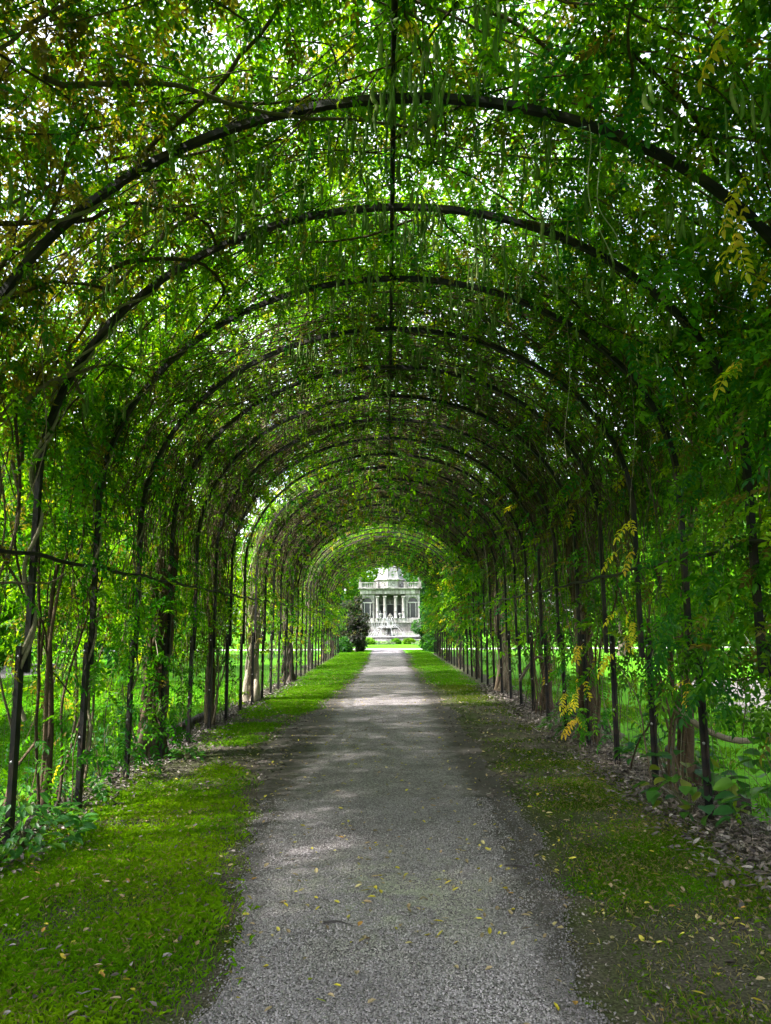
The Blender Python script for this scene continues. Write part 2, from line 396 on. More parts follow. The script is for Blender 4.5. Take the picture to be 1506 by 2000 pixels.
i = np.arange(39); structure(obj('cross_path', np_mesh('cross_path', V, [np.stack([i, i + 1, i + 41, i + 40], -1)], M_path2)))
# bare leafy ground beyond the right fence and beyond the left lawn
def patch(name, cx, cy, rx, ry, z, mat, seed):
    a = np.linspace(0, 2 * PI, 60, endpoint=False)
    w = 1 + 0.35 * (vnoise(np.cos(a) * 2 + 5, np.sin(a) * 2 + 5, seed) - .5)
    V = np.stack([cx + rx * w * np.cos(a), cy + ry * w * np.sin(a), 0 * a + z], -1)
    return structure(obj(name, np_mesh(name, V, [np.arange(60)[None]], mat)))
patch('bare_ground', 9.5, 12.5, 3.4, 9, 0.005, M_bare, 21)
patch('bare_ground', -17, 20, 5.2, 13, 0.005, M_bare, 22)

# ------------------------------------------------------------------ the steel pergola
perg = thing('pergola', 'long dark steel tunnel pergola of round arches straddling the gravel walk', 'pergola')
BAR_W, BAR_D = 0.046, 0.034

def hoop_mesh():
    n = 110; v = []; f = []
    ss = np.linspace(1.26, L_ARC - 1.26, n)
    for dx, dy in ((-BAR_D, -BAR_W / 2), (BAR_D / 4, -BAR_W / 2), (BAR_D / 4, BAR_W / 2), (-BAR_D, BAR_W / 2)):
        P = vault(ss, 0 * ss, np.full(n, dx)); P[:, 1] += dy
        v += P.tolist()
    # straight parts: offset in x
    for c, dx in enumerate((-BAR_D, BAR_D / 4, BAR_D / 4, -BAR_D)):
        for k in range(n):
            p = v[c * n + k]
            if ss[k] < H: v[c * n + k] = [-(R + dx), p[1] + SK * (-(R + dx) - p[0]), ss[k]]
            elif ss[k] > H + PI * RM: v[c * n + k] = [(R + dx), p[1] + SK * ((R + dx) - p[0]), L_ARC - ss[k]]
    for c in range(4):
        d = (c + 1) % 4
        f += [(c * n + k, d * n + k, d * n + k + 1, c * n + k + 1) for k in range(n - 1)]
    f += [(0, n, 2 * n, 3 * n), (n - 1, 4 * n - 1, 3 * n - 1, 2 * n - 1)]
    m = MB(); m.add(v, f); return m.mesh('hoop', M_steel)
HOOP = hoop_mesh()
POST = MB().box((0, -0.034, 0.70), (0.038, 0.012, 1.52)).box((0.026, -0.0345, 0.70), (0.012, 0.075, 1.519)).mesh('post', M_steel)
BOLT = MB().lathe([(0.013, 0), (0.013, 0.008), (0.008, 0.014), (0.0, 0.015)], 8).mesh('bolt', M_bolt, True)
for k, y in enumerate(ARCH_Y):
    a = obj('arch', HOOP, perg, (0, y, 0), (0, 0, random.uniform(-.004, .004)))
    for sx in (-1, 1):
        lean = random.uniform(-.012, .012)
        p = obj('post', POST, a, (sx * (R + .022), SK * sx * (R + .022) - 0.02, 0), (0, lean * .6, 0 if sx < 0 else 0))
        if k < 14:
            for zz in (0.62, 1.38):
                obj('bolt', BOLT, a, (sx * (R + .022), SK * sx * (R + .022) - 0.061, zz), (PI / 2, 0, 0))

def sag(y):   # rails sag a little between the arches
    return -0.035 * np.abs(np.sin((y - Y_FIRST) / STEP * PI)) + 0.03 * (vnoise(y * .3, y * 0, 31) - .5)
yy = np.linspace(Y_FIRST - 0.3, Y_END + 0.2, 170)
P = vault(np.full_like(yy, L_ARC / 2), yy, np.full_like(yy, 0.028)); P[:, 0] += 0.14
MB().tube(P, 0.019, 6).build('ridge_rail', M_steel, perg, True)
for sx in (-1, 1):
    P = np.stack([sx * (R - .06 + 0 * yy), yy + SK * sx * (R - .06), 2.16 + sag(yy)], -1)
    MB().tube(P, 0.017, 6).build('side_rail', M_steel, perg, True)

# wire netting on the outside of the posts, one sheet for each bay
def net_mesh():
    t = Tubes()
    for q in range(13):
        y = STEP * q / 12; pts = [(0.012 * math.sin(q * 2.1 + z * 3), y + 0.012 * math.sin(z * 5 + q), z) for z in np.linspace(0.02, 1.25, 6)]
        t.add(pts, 0.0016, 3, (0.05, 0.045, 0.04))
    for q in range(10):
        z = 0.06 + 1.17 * q / 9; pts = [(0.012 * math.sin(q + y * 4), y, z - 0.03 * math.sin(PI * y / STEP) + 0.01 * math.sin(q * 3.3 + y * 6)) for y in np.linspace(0, STEP, 6)]
        t.add(pts, 0.0016, 3, (0.05, 0.045, 0.04))
    return t.mesh('wire_netting', M_wire)
NET = net_mesh()
for sx, lab in ((-1, 'thin wire netting fence along the left posts beside the bright lawn'), (1, 'thin wire netting fence along the right posts beside the bare leafy ground')):
    fn = thing('wire_fence', lab, 'fence', (sx * (R + .08), 0, 0), 0, 'wire netting fences')
    for k in range(1, N_ARCH - 1):
        obj('wire_netting', NET, fn, (0, ARCH_Y[k] + SK * sx * (R + .08), 0))

# ------------------------------------------------------------------ wisteria
GREENS = np.array([(0.030, 0.085, 0.004), (0.052, 0.135, 0.004), (0.085, 0.185, 0.004), (0.018, 0.090, 0.020), (0.135, 0.21, 0.005), (0.11, 0.085, 0.022), (0.32, 0.25, 0.018)])
def leaf_cols(n, w):
    w = np.array(w, float); w /= w.sum()
    c = GREENS[rng.choice(7, n, p=w)]
    return c * rng.uniform(0.75, 1.3, (n, 1)) * rng.uniform(0.92, 1.08, (n, 3))

def leaflet(L, w, fold, curl, hi):
    """leaflet along +X; returns verts, quads"""
    if hi:
        V = [(0, 0, 0), (.3 * L, w * .5, fold), (.72 * L, w * .36, fold * .7 - curl * .4), (L, 0, -curl), (.72 * L, -w * .36, fold * .7 - curl * .4), (.3 * L, -w * .5, fold), (.45 * L, 0, 0)]
        return V, [(0, 6, 2, 1), (6, 3, 2, 2)[:3], (0, 5, 4, 6), (6, 4, 3)]
    return [(0, 0, 0), (.45 * L, w * .5, fold), (L, 0, -curl), (.45 * L, -w * .5, fold)], [(0, 2, 1), (0, 3, 2)]

def compound_leaf(pairs, ln, lw, span, hi, seed):
    r = random.Random(seed); V = []; F4 = []; F3 = []; var = []
    def add(v, f, base, ang, droop, tw):
        n = len(V); ca, sa = math.cos(ang), math.sin(ang); cd, sdp = math.cos(droop), math.sin(droop)
        b = r.uniform(.82, 1.15)
        for x, y, z in v:
            y2 = y * math.cos(tw) - z * math.sin(tw); z2 = y * math.sin(tw) + z * math.cos(tw)
            x3 = x * cd + z2 * sdp; z3 = -x * sdp + z2 * cd
            V.append((base[0] + x3 * ca - y2 * sa, base[1] + x3 * sa + y2 * ca, base[2] + z3)); var.append(b)
        for q in f: (F4 if len(q) == 4 else F3).append([i + n for i in q])
    curve = lambda u: (span * u, 0, -0.32 * span * u * u)
    for i in range(pairs):
        u = 0.22 + 0.72 * i / max(1, pairs - 1) * 0.95
        for sgn in (-1, 1):
            s = r.uniform(.8, 1.1) * (1 - .18 * abs(u - .55))
            v, f = leaflet(ln * s, lw * s, ln * r.uniform(.06, .16), ln * r.uniform(.05, .25), hi)
            add(v, f, curve(u), sgn * (1.05 + r.uniform(-.2, .2)), r.uniform(.1, .7), r.uniform(-.4, .4))
    v, f = leaflet(ln * 1.05, lw, ln * .1, ln * .2, hi); add(v, f, curve(.97), r.uniform(-.2, .2), .6, 0)
    # rachis as a narrow strip
    n = len(V); K = 4 if hi else 2
    for i in range(K):
        x, y, z = curve(i / (K - 1)); V += [(x, .002, z), (x, -.002, z)]; var += [.9, .9]
    for i in range(K - 1): F4.append([n + 2 * i, n + 2 * i + 1, n + 2 * i + 3, n + 2 * i + 2])
    F = []
    if F4: F.append(np.array(F4))
    if F3: F.append(np.array(F3))
    return np.array(V, float), F, np.array(var)

HI = [compound_leaf(p, .062, .027, .24, True, q) for q, p in enumerate((5, 6, 5, 4))]
LO = [compound_leaf(p, .074, .036, .25, False, 10 + q) for q, p in enumerate((4, 5, 5, 4))]
FAR = [compound_leaf(p, .12, .058, .27, False, 20 + q) for q, p in enumerate((3, 2, 3))]

PX = R + .18
# roots: (side, y, pale?, label)
PLANTS = [
    (-1, 3.2, 0, 'wisteria nearest the camera on the left, twisted grey stems winding round the leaning second post'),
    (-1, 6.3, 0, 'slender wisteria on the left with two thin wavy bare stems in the wire netting'),
    (-1, 9.4, 0, 'wisteria with the thick dark braided trunk on the left, bushy with fine trailing twigs'),
    (-1, 12.4, 0, 'thin-stemmed wisteria on the left just beyond the dark braided trunk'),
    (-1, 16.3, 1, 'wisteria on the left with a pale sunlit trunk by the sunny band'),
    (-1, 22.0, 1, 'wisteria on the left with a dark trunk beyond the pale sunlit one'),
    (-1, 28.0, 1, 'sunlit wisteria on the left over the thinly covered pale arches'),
    (-1, 34.0, 0, 'bright green wisteria on the left, second from the far mouth of the tunnel'),
    (-1, 39.5, 0, 'last wisteria on the left, at the far mouth of the tunnel'),
    (1, 2.6, 0, 'wisteria nearest the camera on the right, dark green leaves and yellow sprays overhead'),
    (1, 7.6, 0, 'wisteria on the right with a stout curved grey branch reaching out behind the third post'),
    (1, 10.6, 0, 'wisteria with the thick dark fluted trunk on the right and yellow leaves at its foot'),
    (1, 14.0, 0, 'wisteria on the right with a crooked trunk just beyond the fluted one'),
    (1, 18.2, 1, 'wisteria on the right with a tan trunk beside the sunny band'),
    (1, 23.0, 0, 'leafy wisteria on the right spilling over its posts in mid tunnel'),
    (1, 28.5, 0, 'yellow-green wisteria on the right hiding its posts, third from the far mouth'),
    (1, 34.0, 0, 'bright green wisteria on the right, second from the far mouth of the tunnel'),
    (1, 39.5, 0, 'last wisteria on the right, at the far mouth of the tunnel'),
]
plants = []
for sx, y, pale, lab in PLANTS:
    plants.append(dict(sx=sx, y=y, pale=pale, twigs=Tubes(), leaves=[], o=thing('wisteria', lab, 'climbing plant', (sx * PX, y, 0), 0, 'wisterias climbing the pergola')))

def owner(s, y):
    """index of the plant that a point of the vault belongs to"""
    s = np.atleast_1d(s); y = np.atleast_1d(y)
    best = np.full(len(s), 1e9); idx = np.zeros(len(s), int)
    for i, p in enumerate(plants):
        side = (s >= L_ARC / 2) == (p['sx'] > 0)
        d = np.abs(y - p['y']) + np.where(side, 0, 1000)
        w = d < best; best = np.where(w, d, best); idx = np.where(w, i, idx)
    return idx

def local(P, pl):   # the plant's empties stand at their roots
    return P - np.array([pl['sx'] * PX, pl['y'], 0])

def density(s, y):
    """0..1 leaf cover over the vault, s along the arc from the left foot"""
    z = vault(s, y, 0 * s)[:, 2]
    left = s < L_ARC / 2
    d = np.ones_like(s)
    d *= np.clip(0.42 + 1.25 * (vnoise(s * 1.1, y * 1.1, 41) - .12), 0.2, 1)
    d *= np.where(vnoise(s * 2.6 + 9, y * 2.6, 43) < .25, .55, 1)
    low = np.where(left, np.clip((z - 0.75) / 1.3, 0.0, 1), np.clip((z - 0.5) / 1.3, 0.0, 1)) ** 1.3
    d *= np.where(z < 2.2, np.maximum(low, .03), 1)
    d *= np.where(z > 3.3, np.where(y < 7.5, .92, 1.0), 1)
    nearl = left & (y < 8.5) & (z < 3.0); d *= np.where(nearl, .85, 1)
    d *= np.where(~left & (y > 5.6) & (z < 2.7), .42, 1)
    d *= np.where(left & (y < 5.6) & (s < 3.2), .35, 1)                    # bare twisted stems of the first plant on the left
    hole = np.exp(-(((s - 4.35) / .42) ** 2 + ((y - 5.1) / .42) ** 2)) + .8 * np.exp(-(((s - 5.0) / .4) ** 2 + ((y - 4.4) / .4) ** 2))
    d *= 1 - .55 * np.clip(hole, 0, 1)
    band = left & (y > 13.9) & (y < 15.6) & (s > 0.9) & (s < 5.2); d *= np.where(band, .03, 1)
    d *= np.where(left & (y > 17.5) & (z > 1.0) & (z < 3.0), .6, 1)
    d *= np.where(left & (y > 24.5) & (y < 28) & (z > 1.6), .45, 1)
    d *= np.where((y > 24.5) & (y < 27.5) & (z > 3), .4, 1)
    d *= np.where(z < 2.9, np.where(left, .62, .72), 1)
    d *= np.where(y < 0.3, .8, 1)
    return d

def make_leaves(y0, y1, n, lods, scale, inner):
    s = rng.uniform(0.05, L_ARC - 0.05, n); y = rng.uniform(y0, y1, n)
    k = rng.uniform(0, 1, n) < density(s, y); s = s[k]; y = y[k]; n = len(s)
    # leaves gather round shoots: pull each a little towards a local centre
    off = np.abs(rng.normal(0, .30, n)) + .07
    ins = rng.uniform(0, 1, n)
    z = vault(s, y, 0 * s)[:, 2]; right = s > L_ARC / 2
    inw = np.where(right & (z < 3.4) & (z > 1.2) & (y > 19), .28, np.where((z < 3.2) & (z > 1.2) & (z < 2.6) & (y > 20), .15, np.where(right & (z > 1.0) & (z < 3.4) & (y < 6), .15, .015)))
    off = np.where(ins < inw * inner, -rng.uniform(0, .42, n), off)
    off = np.where((off > 0) & (z > 2.6) & (y > 7), off + .10, off)
    P = vault(s, y, off)
    P[:, 2] = np.maximum(P[:, 2], .06)
    nrm = vault_n(s)
    d = rng.normal(0, 1, (n, 3)); d += nrm * np.where(off < 0, -1.0, .6)[:, None]; d[:, 2] -= np.where(z > 3.2, .55, .9)
    up = np.array([0, 0, 1.0]) + nrm * .5 + rng.normal(0, .45, (n, 3))
    Rm = rot_from(d, up)
    yn = vnoise(s * .9, y * .9, 47)
    nearleft = (s < 5.5) & (y < 5.5)
    cols = np.zeros((n, 3))
    for msk, w in ((nearleft, (2.5, 2.6, 2.0, .5, 1.6, 5.0, .4)), (~nearleft & (s < L_ARC / 2), (1.5, 3.2, 3.6, 1.0, 3.6, 1.3, .12)), (s >= L_ARC / 2, (3, 4, 3.0, 1.6, 2.0, 1.2, .16))):
        cols[msk] = leaf_cols(int(msk.sum()), w)
    cols *= (0.75 + .5 * yn)[:, None]
    ow = owner(s, y); lod = rng.integers(0, len(lods), n)
    sc = scale * rng.uniform(.75, 1.2, n)
    for i, pl in enumerate(plants):
        for q, (tv, tf, var) in enumerate(lods):
            m = (ow == i) & (lod == q)
            if m.any(): pl['leaves'].append(scatter(tv, tf, local(P[m], pl), Rm[m], sc[m], cols[m], var))
    return n

n_leaf = make_leaves(-2.0, 2.6, 10000, LO, 1.3, 1)
n_leaf += make_leaves(2.6, 8.0, 58000, LO, .76, 1)
n_leaf += make_leaves(8.0, 14.5, 32000, LO, 1.0, 1)
n_leaf += make_leaves(14.5, Y_END + .3, 54000, FAR, 1.05, 1)
print('compound leaves', n_leaf)

# twigs and stems
def walk(s0, y0, head, length, step, wander, off0, offw=.05, up_bias=0.0, ph=None):
    n = max(5, int(length / step)); s = np.zeros(n); y = np.zeros(n)
    a = head + np.cumsum(rng.normal(0, wander, n)) ; a = head + (a - head) * .9
    s = s0 + np.concatenate([[0], np.cumsum(np.cos(a) * step)[:-1]]); y = y0 + np.concatenate([[0], np.cumsum(np.sin(a) * step)[:-1]])
    w = rng.uniform(0, 6.3); f = rng.uniform(2.5, 5)
    off = off0 + offw * np.sin(np.linspace(0, length * f, n) + w)
    s = np.clip(s, .02, L_ARC - .02)
    return vault(s, y, off), s, y

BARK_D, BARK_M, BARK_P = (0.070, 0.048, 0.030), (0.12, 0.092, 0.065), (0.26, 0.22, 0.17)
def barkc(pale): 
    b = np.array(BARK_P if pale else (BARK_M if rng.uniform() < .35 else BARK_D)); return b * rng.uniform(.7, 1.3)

def twig_batch(n, y0, y1, rmin, rmax, lmin, lmax, smin=0.6, smax=L_ARC - .6, sides=3, wander=.22, offs=(-.04, .3), step=.14):
    for _ in range(n):
        s = rng.uniform(smin, smax); y = rng.uniform(y0, y1)
        if 13.4 < y < 15.8 and s < 5.4 and rng.uniform() < .85: continue
        wall = s < H + .8 or s > L_ARC - H - .8
        if (s < 2.1 or s > L_ARC - 2.1) and rng.uniform() < .6: continue
        h = rng.choice([0, PI]) + rng.normal(0, .35 if wall else .8)
        P, ss, _y = walk(s, y, h, rng.uniform(lmin, lmax), step, wander, rng.uniform(*offs))
        pl = plants[int(owner(s, y)[0])]
        r = rng.uniform(rmin, rmax)
        pl['twigs'].add(local(P, pl), np.linspace(r, r * .45, len(P)), sides, barkc(0))
twig_batch(900, 1.5, 8.5, .003, .008, .8, 2.4)
twig_batch(26, 1.8, 5.5, .012, .021, 1.6, 3.2, 2.6, 6.2, sides=5, wander=.2, offs=(-.02, .15))
twig_batch(60, 2.0, 8.5, .009, .017, 1.5, 3.5, offs=(0, .2), wander=.16)
twig_batch(1300, 8.0, 16, .004, .009, .8, 2.2, step=.2)
twig_batch(1500, 16, Y_END, .006, .012, .9, 2.4, step=.3)
twig_batch(1400, 6.5, 13,.0035, .008, .8, 2.2, 3.0, L_ARC - 3.0, step=.18, offs=(.0, .14), wander=.3)
twig_batch(2600, 9, 23.5, .004, .009, .8, 2.2, 3.0, L_ARC - 3.0, step=.2, offs=(.0, .14))
twig_batch(1700, 14, 24, .006, .010, .8, 2.2, 3.2, L_ARC - 3.2, step=.26, offs=(.0, .14))
twig_batch(1400, 28, Y_END, .006, .011, .8, 2.2, 3.0, L_ARC - 3.0, step=.2, offs=(.0, .14))
# bundles of fine stems laid along the hoops
for k in range(3, N_ARCH):
    for _ in range(4 if k < 6 else 8 if k < 14 else 4):
        s0 = rng.uniform(2.0, 8.5); P, ss, _y = walk(s0, ARCH_Y[k] + rng.normal(0, .06), 0 if rng.uniform() < .5 else PI, rng.uniform(1, 3), .14, .07, rng.uniform(.0, .09), .02)
        pl = plants[int(owner(s0, ARCH_Y[k])[0])]; pl['twigs'].add(local(P, pl), .0055, 3, barkc(rng.uniform() < .2))

# main climbing stems: each a part of its plant
for i, pl in enumerate(plants):
    near = pl['y'] < 15
    for q in range(6 if near else 4):
        y0 = pl['y'] + rng.normal(0, .28); sgn = pl['sx']
        s0 = .02 if sgn < 0 else L_ARC - .02; head = (0 if sgn < 0 else PI) + rng.normal(0, .12)
        P, ss, yy_ = walk(s0, y0, head, rng.uniform(3.4, 7.5), .09 if near else .2, .12 if near else .16, rng.uniform(.05, .22), .035)
        spread = np.clip(np.linspace(0, 1, len(P)), 0, 1); P[:, 1] += spread * rng.normal(0, 1.3)
        r0 = rng.uniform(.007, .017) if near else rng.uniform(.010, .024)
        t = Tubes(); t.add(local(P, pl), np.linspace(r0, r0 * .35, len(P)), 6 if near else 4, barkc(pl['pale'] or (i == 0 and q % 2)))
        obj('stem', t.mesh('stem', M_bark), pl['o'])

# braided trunks
def trunk(pl, strands, rad, spread, top, x, lean=0.0, name='trunk', col=None):
    t = Tubes(); u = np.linspace(0, 1, 34)
    for q in range(strands):
        ph = q * 2 * PI / strands + rng.uniform(-.4, .4); w = rng.uniform(4, 7) * rng.choice([1, 1, -1]); rr = spread * rng.uniform(.5, 1.1)
        flare = 1 + 0.55 * np.exp(-u * 9) + 0.6 * np.clip(u - .55, 0, 1) ** 1.3
        px = rr * flare * np.cos(ph + w * u) + lean * u; py = rr * flare * np.sin(ph + w * u) * 1.3 + .12 * np.sin(u * 5 + q)
        P = np.stack([x + px, py, top * u * rng.uniform(.8, 1.1)], -1)
        r = rad * rng.uniform(.6, 1.2); c = barkc(pl['pale']) if col is None else np.array(col) * rng.uniform(.7, 1.3)
        t.add(P, r * (1.15 - .55 * u + .35 * np.exp(-u * 12)), 7, c)
    return obj(name, t.mesh(name, M_bark), pl['o'])
trunk(plants[1], 2, .022, .035, 2.6, .05, .12); trunk(plants[1], 2, .018, .02, 2.2, .0, .1).location.y = 1.0
trunk(plants[2], 9, .050, .10, 2.7, .02, .08); trunk(plants[3], 3, .03, .05, 2.6, 0)
trunk(plants[4], 6, .055, .12, 2.5, 0); trunk(plants[5], 6, .055, .12, 2.7, 0, col=(.07, .055, .045)); trunk(plants[6], 3, .035, .06, 2.6, 0); trunk(plants[7], 3, .035, .06, 2.6, 0); trunk(plants[8], 3, .035, .06, 2.6, 0)
trunk(plants[0], 3, .022, .04, 2.6, 0)
trunk(plants[9], 3, .03, .05, 2.6, .1); trunk(plants[10], 3, .034, .05, 2.6, .25, -.2); trunk(plants[11], 10, .050, .105, 2.8, .05, -.1); trunk(plants[12], 4, .045, .08, 2.6, .15)
trunk(plants[13], 6, .05, .11, 2.6, 0, col=(.2, .15, .11)); 
for q in range(14, 18): trunk(plants[q], 3, .035, .06, 2.6, 0)

# ropes of grey stem wound round the left legs of the nearest arches
def winding(pl, k, s0, s1, turns, rr, rad, ph):
    u = np.linspace(0, 1, 90); s = s0 + (s1 - s0) * u
    P = vault(s, ARCH_Y[k] + rr * np.cos(2 * PI * turns * u + ph), .0 + rr * np.sin(2 * PI * turns * u + ph) * .9)
    m = s < H; x = -(R + rr * np.sin(2 * PI * turns * u + ph) * .9); P[m, 0] = x[m]; P[m, 1] = (ARCH_Y[k] + rr * np.cos(2 * PI * turns * u + ph) + SK * x)[m]
    t = Tubes(); t.add(local(P, pl), rad * (1 - .45 * u), 7, np.array((.17, .15, .10)) * rng.uniform(.8, 1.2)); return obj('stem', t.mesh('stem', M_bark), pl['o'])
for q in range(2): winding(plants[0], 3, .9 + .5 * q, rng.uniform(4.2, 5.6), rng.uniform(4, 6), .055, .017, q * 3.0)
winding(plants[0], 2, .02, 5.0, 6, .055, .02, 1.0); winding(plants[1], 4, .02, 4.4, 5, .05, .014, 0.5); winding(plants[1], 5, .02, 4.0, 5, .05, .012, 2.5)
for q in range(7):     # wavy ropes left of the second post
    u = np.linspace(0, 1, 60); s = .05 + (4.6 + rng.uniform(-.5, .6)) * u; yb = 3.75 + q * .17 + rng.normal(0, .05)
    y = yb + .10 * np.sin(u * rng.uniform(14, 24) + q) + .5 * u; P = vault(s, y, .22 + .06 * np.sin(u * 19 + q * 2))
    t = Tubes(); t.add(local(P, plants[0]), rng.uniform(.011, .02) * (1 - .4 * u), 6, np.array((.20, .175, .13)) * rng.uniform(.75, 1.25)); obj('stem', t.mesh('stem', M_bark), plants[0]['o'])
# the stout curved branch on the right
t = Tubes(); u = np.linspace(0, 1, 26)
P = np.stack([-.22 + 1.0 * u, -.85 - .25 * u, .86 - .35 * u - .18 * np.sin(u * 3) + .35 * u * u], -1)
t.add(P, .030 - .006 * u, 7, (.20, .16, .12)); obj('branch', t.mesh('branch', M_bark), plants[10]['o'])
t = Tubes(); u = np.linspace(0, 1, 26)
P = np.stack([-.30 + .45 * np.sin(u * 1.5), .1 - .9 * (1 - np.cos(u * 1.6)) * .4, .55 + .45 * np.sin(u * 2.6)], -1)
t.add(P, .034 - .014 * u, 7, (.12, .10, .08)); obj('branch', t.mesh('branch', M_bark), plants[12]['o'])

# long thin trailing shoots hanging down the walls and from the vault
for _ in range(180):
    y = rng.uniform(3, 24); s = rng.choice([rng.uniform(1.6, 5.0), L_ARC - rng.uniform(1.6, 5.0)]); off = rng.uniform(-.12, .12)
    p0 = vault(np.array([s]), np.array([y]), np.array([off]))[0]; ln = min(rng.uniform(.5, 1.9), p0[2] - .15)
    if ln < .2: continue
    u = np.linspace(0, 1, 9)
    P = p0[None] + np.stack([.07 * np.sin(u * 5 + y) * u, .10 * np.sin(u * 4 + s * 3) * u + rng.normal(0, .12) * u, -ln * u], -1)
    pl = plants[int(owner(s, y)[0])]; pl['twigs'].add(local(P, pl), rng.uniform(.002, .0045), 3, barkc(rng.uniform() < .3))

for pl in plants:
    tag(obj('twigs', pl['twigs'].mesh('twigs', M_bark), pl['o']), kind='stuff')
    V, F, c = merge(pl['leaves'])
    tag(obj('foliage', np_mesh('foliage', V, F, M_leaf, c), pl['o']), kind='stuff')

# single leaf sprays near the camera, each a part
def leaf_part_mesh(q, base):
    tv, tf, var = HI[q % 4]
    c = np.tile(np.array(base), (len(tv), 1)) * var[:, None]
    return np_mesh('leaf', tv, tf, M_leaf, c)
LP = [leaf_part_mesh(q, c) for q, c in enumerate([(0.03, .12, .006), (.045, .155, .006), (.02, .10, .02), (.085, .20, .008), (.06, .17, .006), (.025, .115, .012)])]
LY = [leaf_part_mesh(q, c) for q, c in enumerate([(.62, .50, .04), (.55, .46, .04), (.56, .38, .06)])]
def one_leaf(pl, p, d, up, scl, meshes, label=None):
    from mathutils import Matrix
    m = rot_from(np.array([d]), np.array([up]))[0]
    o = obj('leaf', meshes[rng.integers(0, len(meshes))], pl['o'], local(np.array(p), pl).tolist(), Matrix(m.tolist()).to_euler(), scl)
    if label: o['label'] = label
    return o
for pid, boxes in ((0, [(1.6, 3.9, 4.3, 6.0, 60)]), (1, [(.25, 3.6, 5.6, 8.0, 170)]), (2, [(.3, 2.6, 8.2, 9.6, 90)]),
                   (9, [(L_ARC - 3.5, L_ARC - 1.0, 3.5, 4.9, 330)]), (10, [(L_ARC - 2.4, L_ARC - 1.0, 5.4, 6.9, 110)]), (11, [(L_ARC - 2.6, L_ARC - .3, 9, 11, 80)])):
    for s0, s1, y0, y1, n in boxes:
        for _ in range(n):
            s = rng.uniform(s0, s1); y = rng.uniform(y0, y1); off = rng.uniform(-.28, .12)
            if vnoise(np.array([s * 1.7]), np.array([y * 1.7]), 51)[0] < .4: continue
            p = vault(np.array([s]), np.array([y]), np.array([off]))[0]
            nm = vault_n(np.array([s]))[0]; d = rng.normal(0, 1, 3) - nm * .8; d[2] -= .9; sc_ = rng.uniform(.85, 1.25); up_ = np.array([0, 0, 1.]) + rng.normal(0, .4, 3)
            if pid in (9, 10): d = np.array([-1.0, -.5, -.45]) + rng.normal(0, .5, 3); sc_ *= 1.12; up_ = np.array([0, -.25, 1.]) + rng.normal(0, .22, 3)
            one_leaf(plants[pid], p, d, up_, sc_, LP)
# yellow leaves on the right, and sprays that hang into the vault
for pid, spots in ((11, [(2.55, 10.0, .72), (2.52, 9.8, .62), (2.6, 9.95, .9), (2.5, 9.7, .42), (2.62, 10.1, .40), (2.55, 9.6, 1.35)]),
                   (10, [(2.62, 7.9, 1.75), (2.6, 7.8, 1.62), (2.66, 8.0, 1.5), (2.6, 8.2, 1.3), (2.58, 6.2, 1.15), (2.55, 7.4, 2.35), (2.5, 7.2, 2.6)]),
                   (9, [(1.98, 3.75, 4.02), (2.03, 3.7, 3.9), (1.75, 3.2, 4.45), (2.3, 4.4, 3.2), (2.05, 3.8, 3.72)])):
    for x, y, z in spots:
        for q in range(2):
            d = np.array([-.55 + rng.normal(0, .3), rng.normal(0, .7), -.6]); one_leaf(plants[pid], (x + rng.normal(0, .04), y + rng.normal(0, .05), z), d, np.array([-.6, -.6, .9]), rng.uniform(.8, 1.15), LY, 'yellow leaf')
for x, y, z, n in ((1.25, 3.55, 4.35, 10), (1.9, 4.2, 3.75, 14), (2.0, 4.6, 3.3, 12), (.95, 3.4, 4.55, 6), (-1.5, 3.8, 4.3, 6)):
    for _ in range(n):
        d = rng.normal(0, 1, 3); d[2] -= .7; one_leaf(plants[9 if x > 0 else 0], (x + rng.normal(0, .14), y + rng.normal(0, .14), z + rng.normal(0, .08)), d, np.array([0, -.4, 1.]) + rng.normal(0, .3, 3), rng.uniform(.85, 1.2), LP)
# two dry pale tendrils hanging at the right of the vault
t = Tubes(); u = np.linspace(0, 1, 24)
for dx in (0, .05):
    P = np.stack([1.22 + dx + .20 * u * u + .02 * np.sin(u * 9), 3.75 + .35 * u, 4.35 - .62 * u + .05 * np.sin(u * 6 + dx * 40)], -1); t.add(local(P, plants[9]), .003, 4, (.36, .34, .26))
obj('tendril', t.mesh('tendril', M_bark), plants[9]['o'])

# seed pods: hang in pairs and threes from thin stalks, each pod a part
def pod_mesh(L, w, seed, col):
    r = random.Random(seed); V = []; n = 6; K = 9; bend = r.uniform(-.02, .02)
    for i in range(K):
        u = i / (K - 1); z = -L * u
        rad = w * (0.16 + .84 * min(1, u * 2.6) ** .8) * (1 - max(0, (u - .82) / .18) ** 2 * .9) * (1 + .14 * math.sin(u * 22 + seed))
        for j in range(n):
            a = 2 * PI * j / n; V.append((rad * math.cos(a) + bend * math.sin(u * PI), rad * .55 * math.sin(a), z))
    F = [(i * n + j, i * n + (j + 1) % n, (i + 1) * n + (j + 1) % n, (i + 1) * n + j) for i in range(K - 1) for j in range(n)]
    V += [(.0015, 0, .09), (-.0015, 0, .09), (-.0015, 0, -.01), (.0015, 0, -.01)]; b = len(V) - 4
    c = np.tile(np.array(col), (len(V), 1)); 
    return np_mesh('pod', V, [np.array(F), np.array([[b, b + 1, b + 2, b + 3]])], M_pod, c, True)
PODS = [pod_mesh(l, w, q, c) for q, (l, w, c) in enumerate([(.15, .0105, (.12, .19, .04)), (.18, .010, (.10, .17, .035)), (.12, .011, (.15, .20, .05)), (.165, .0095, (.085, .14, .035)), (.14, .0105, (.17, .20, .07))])]
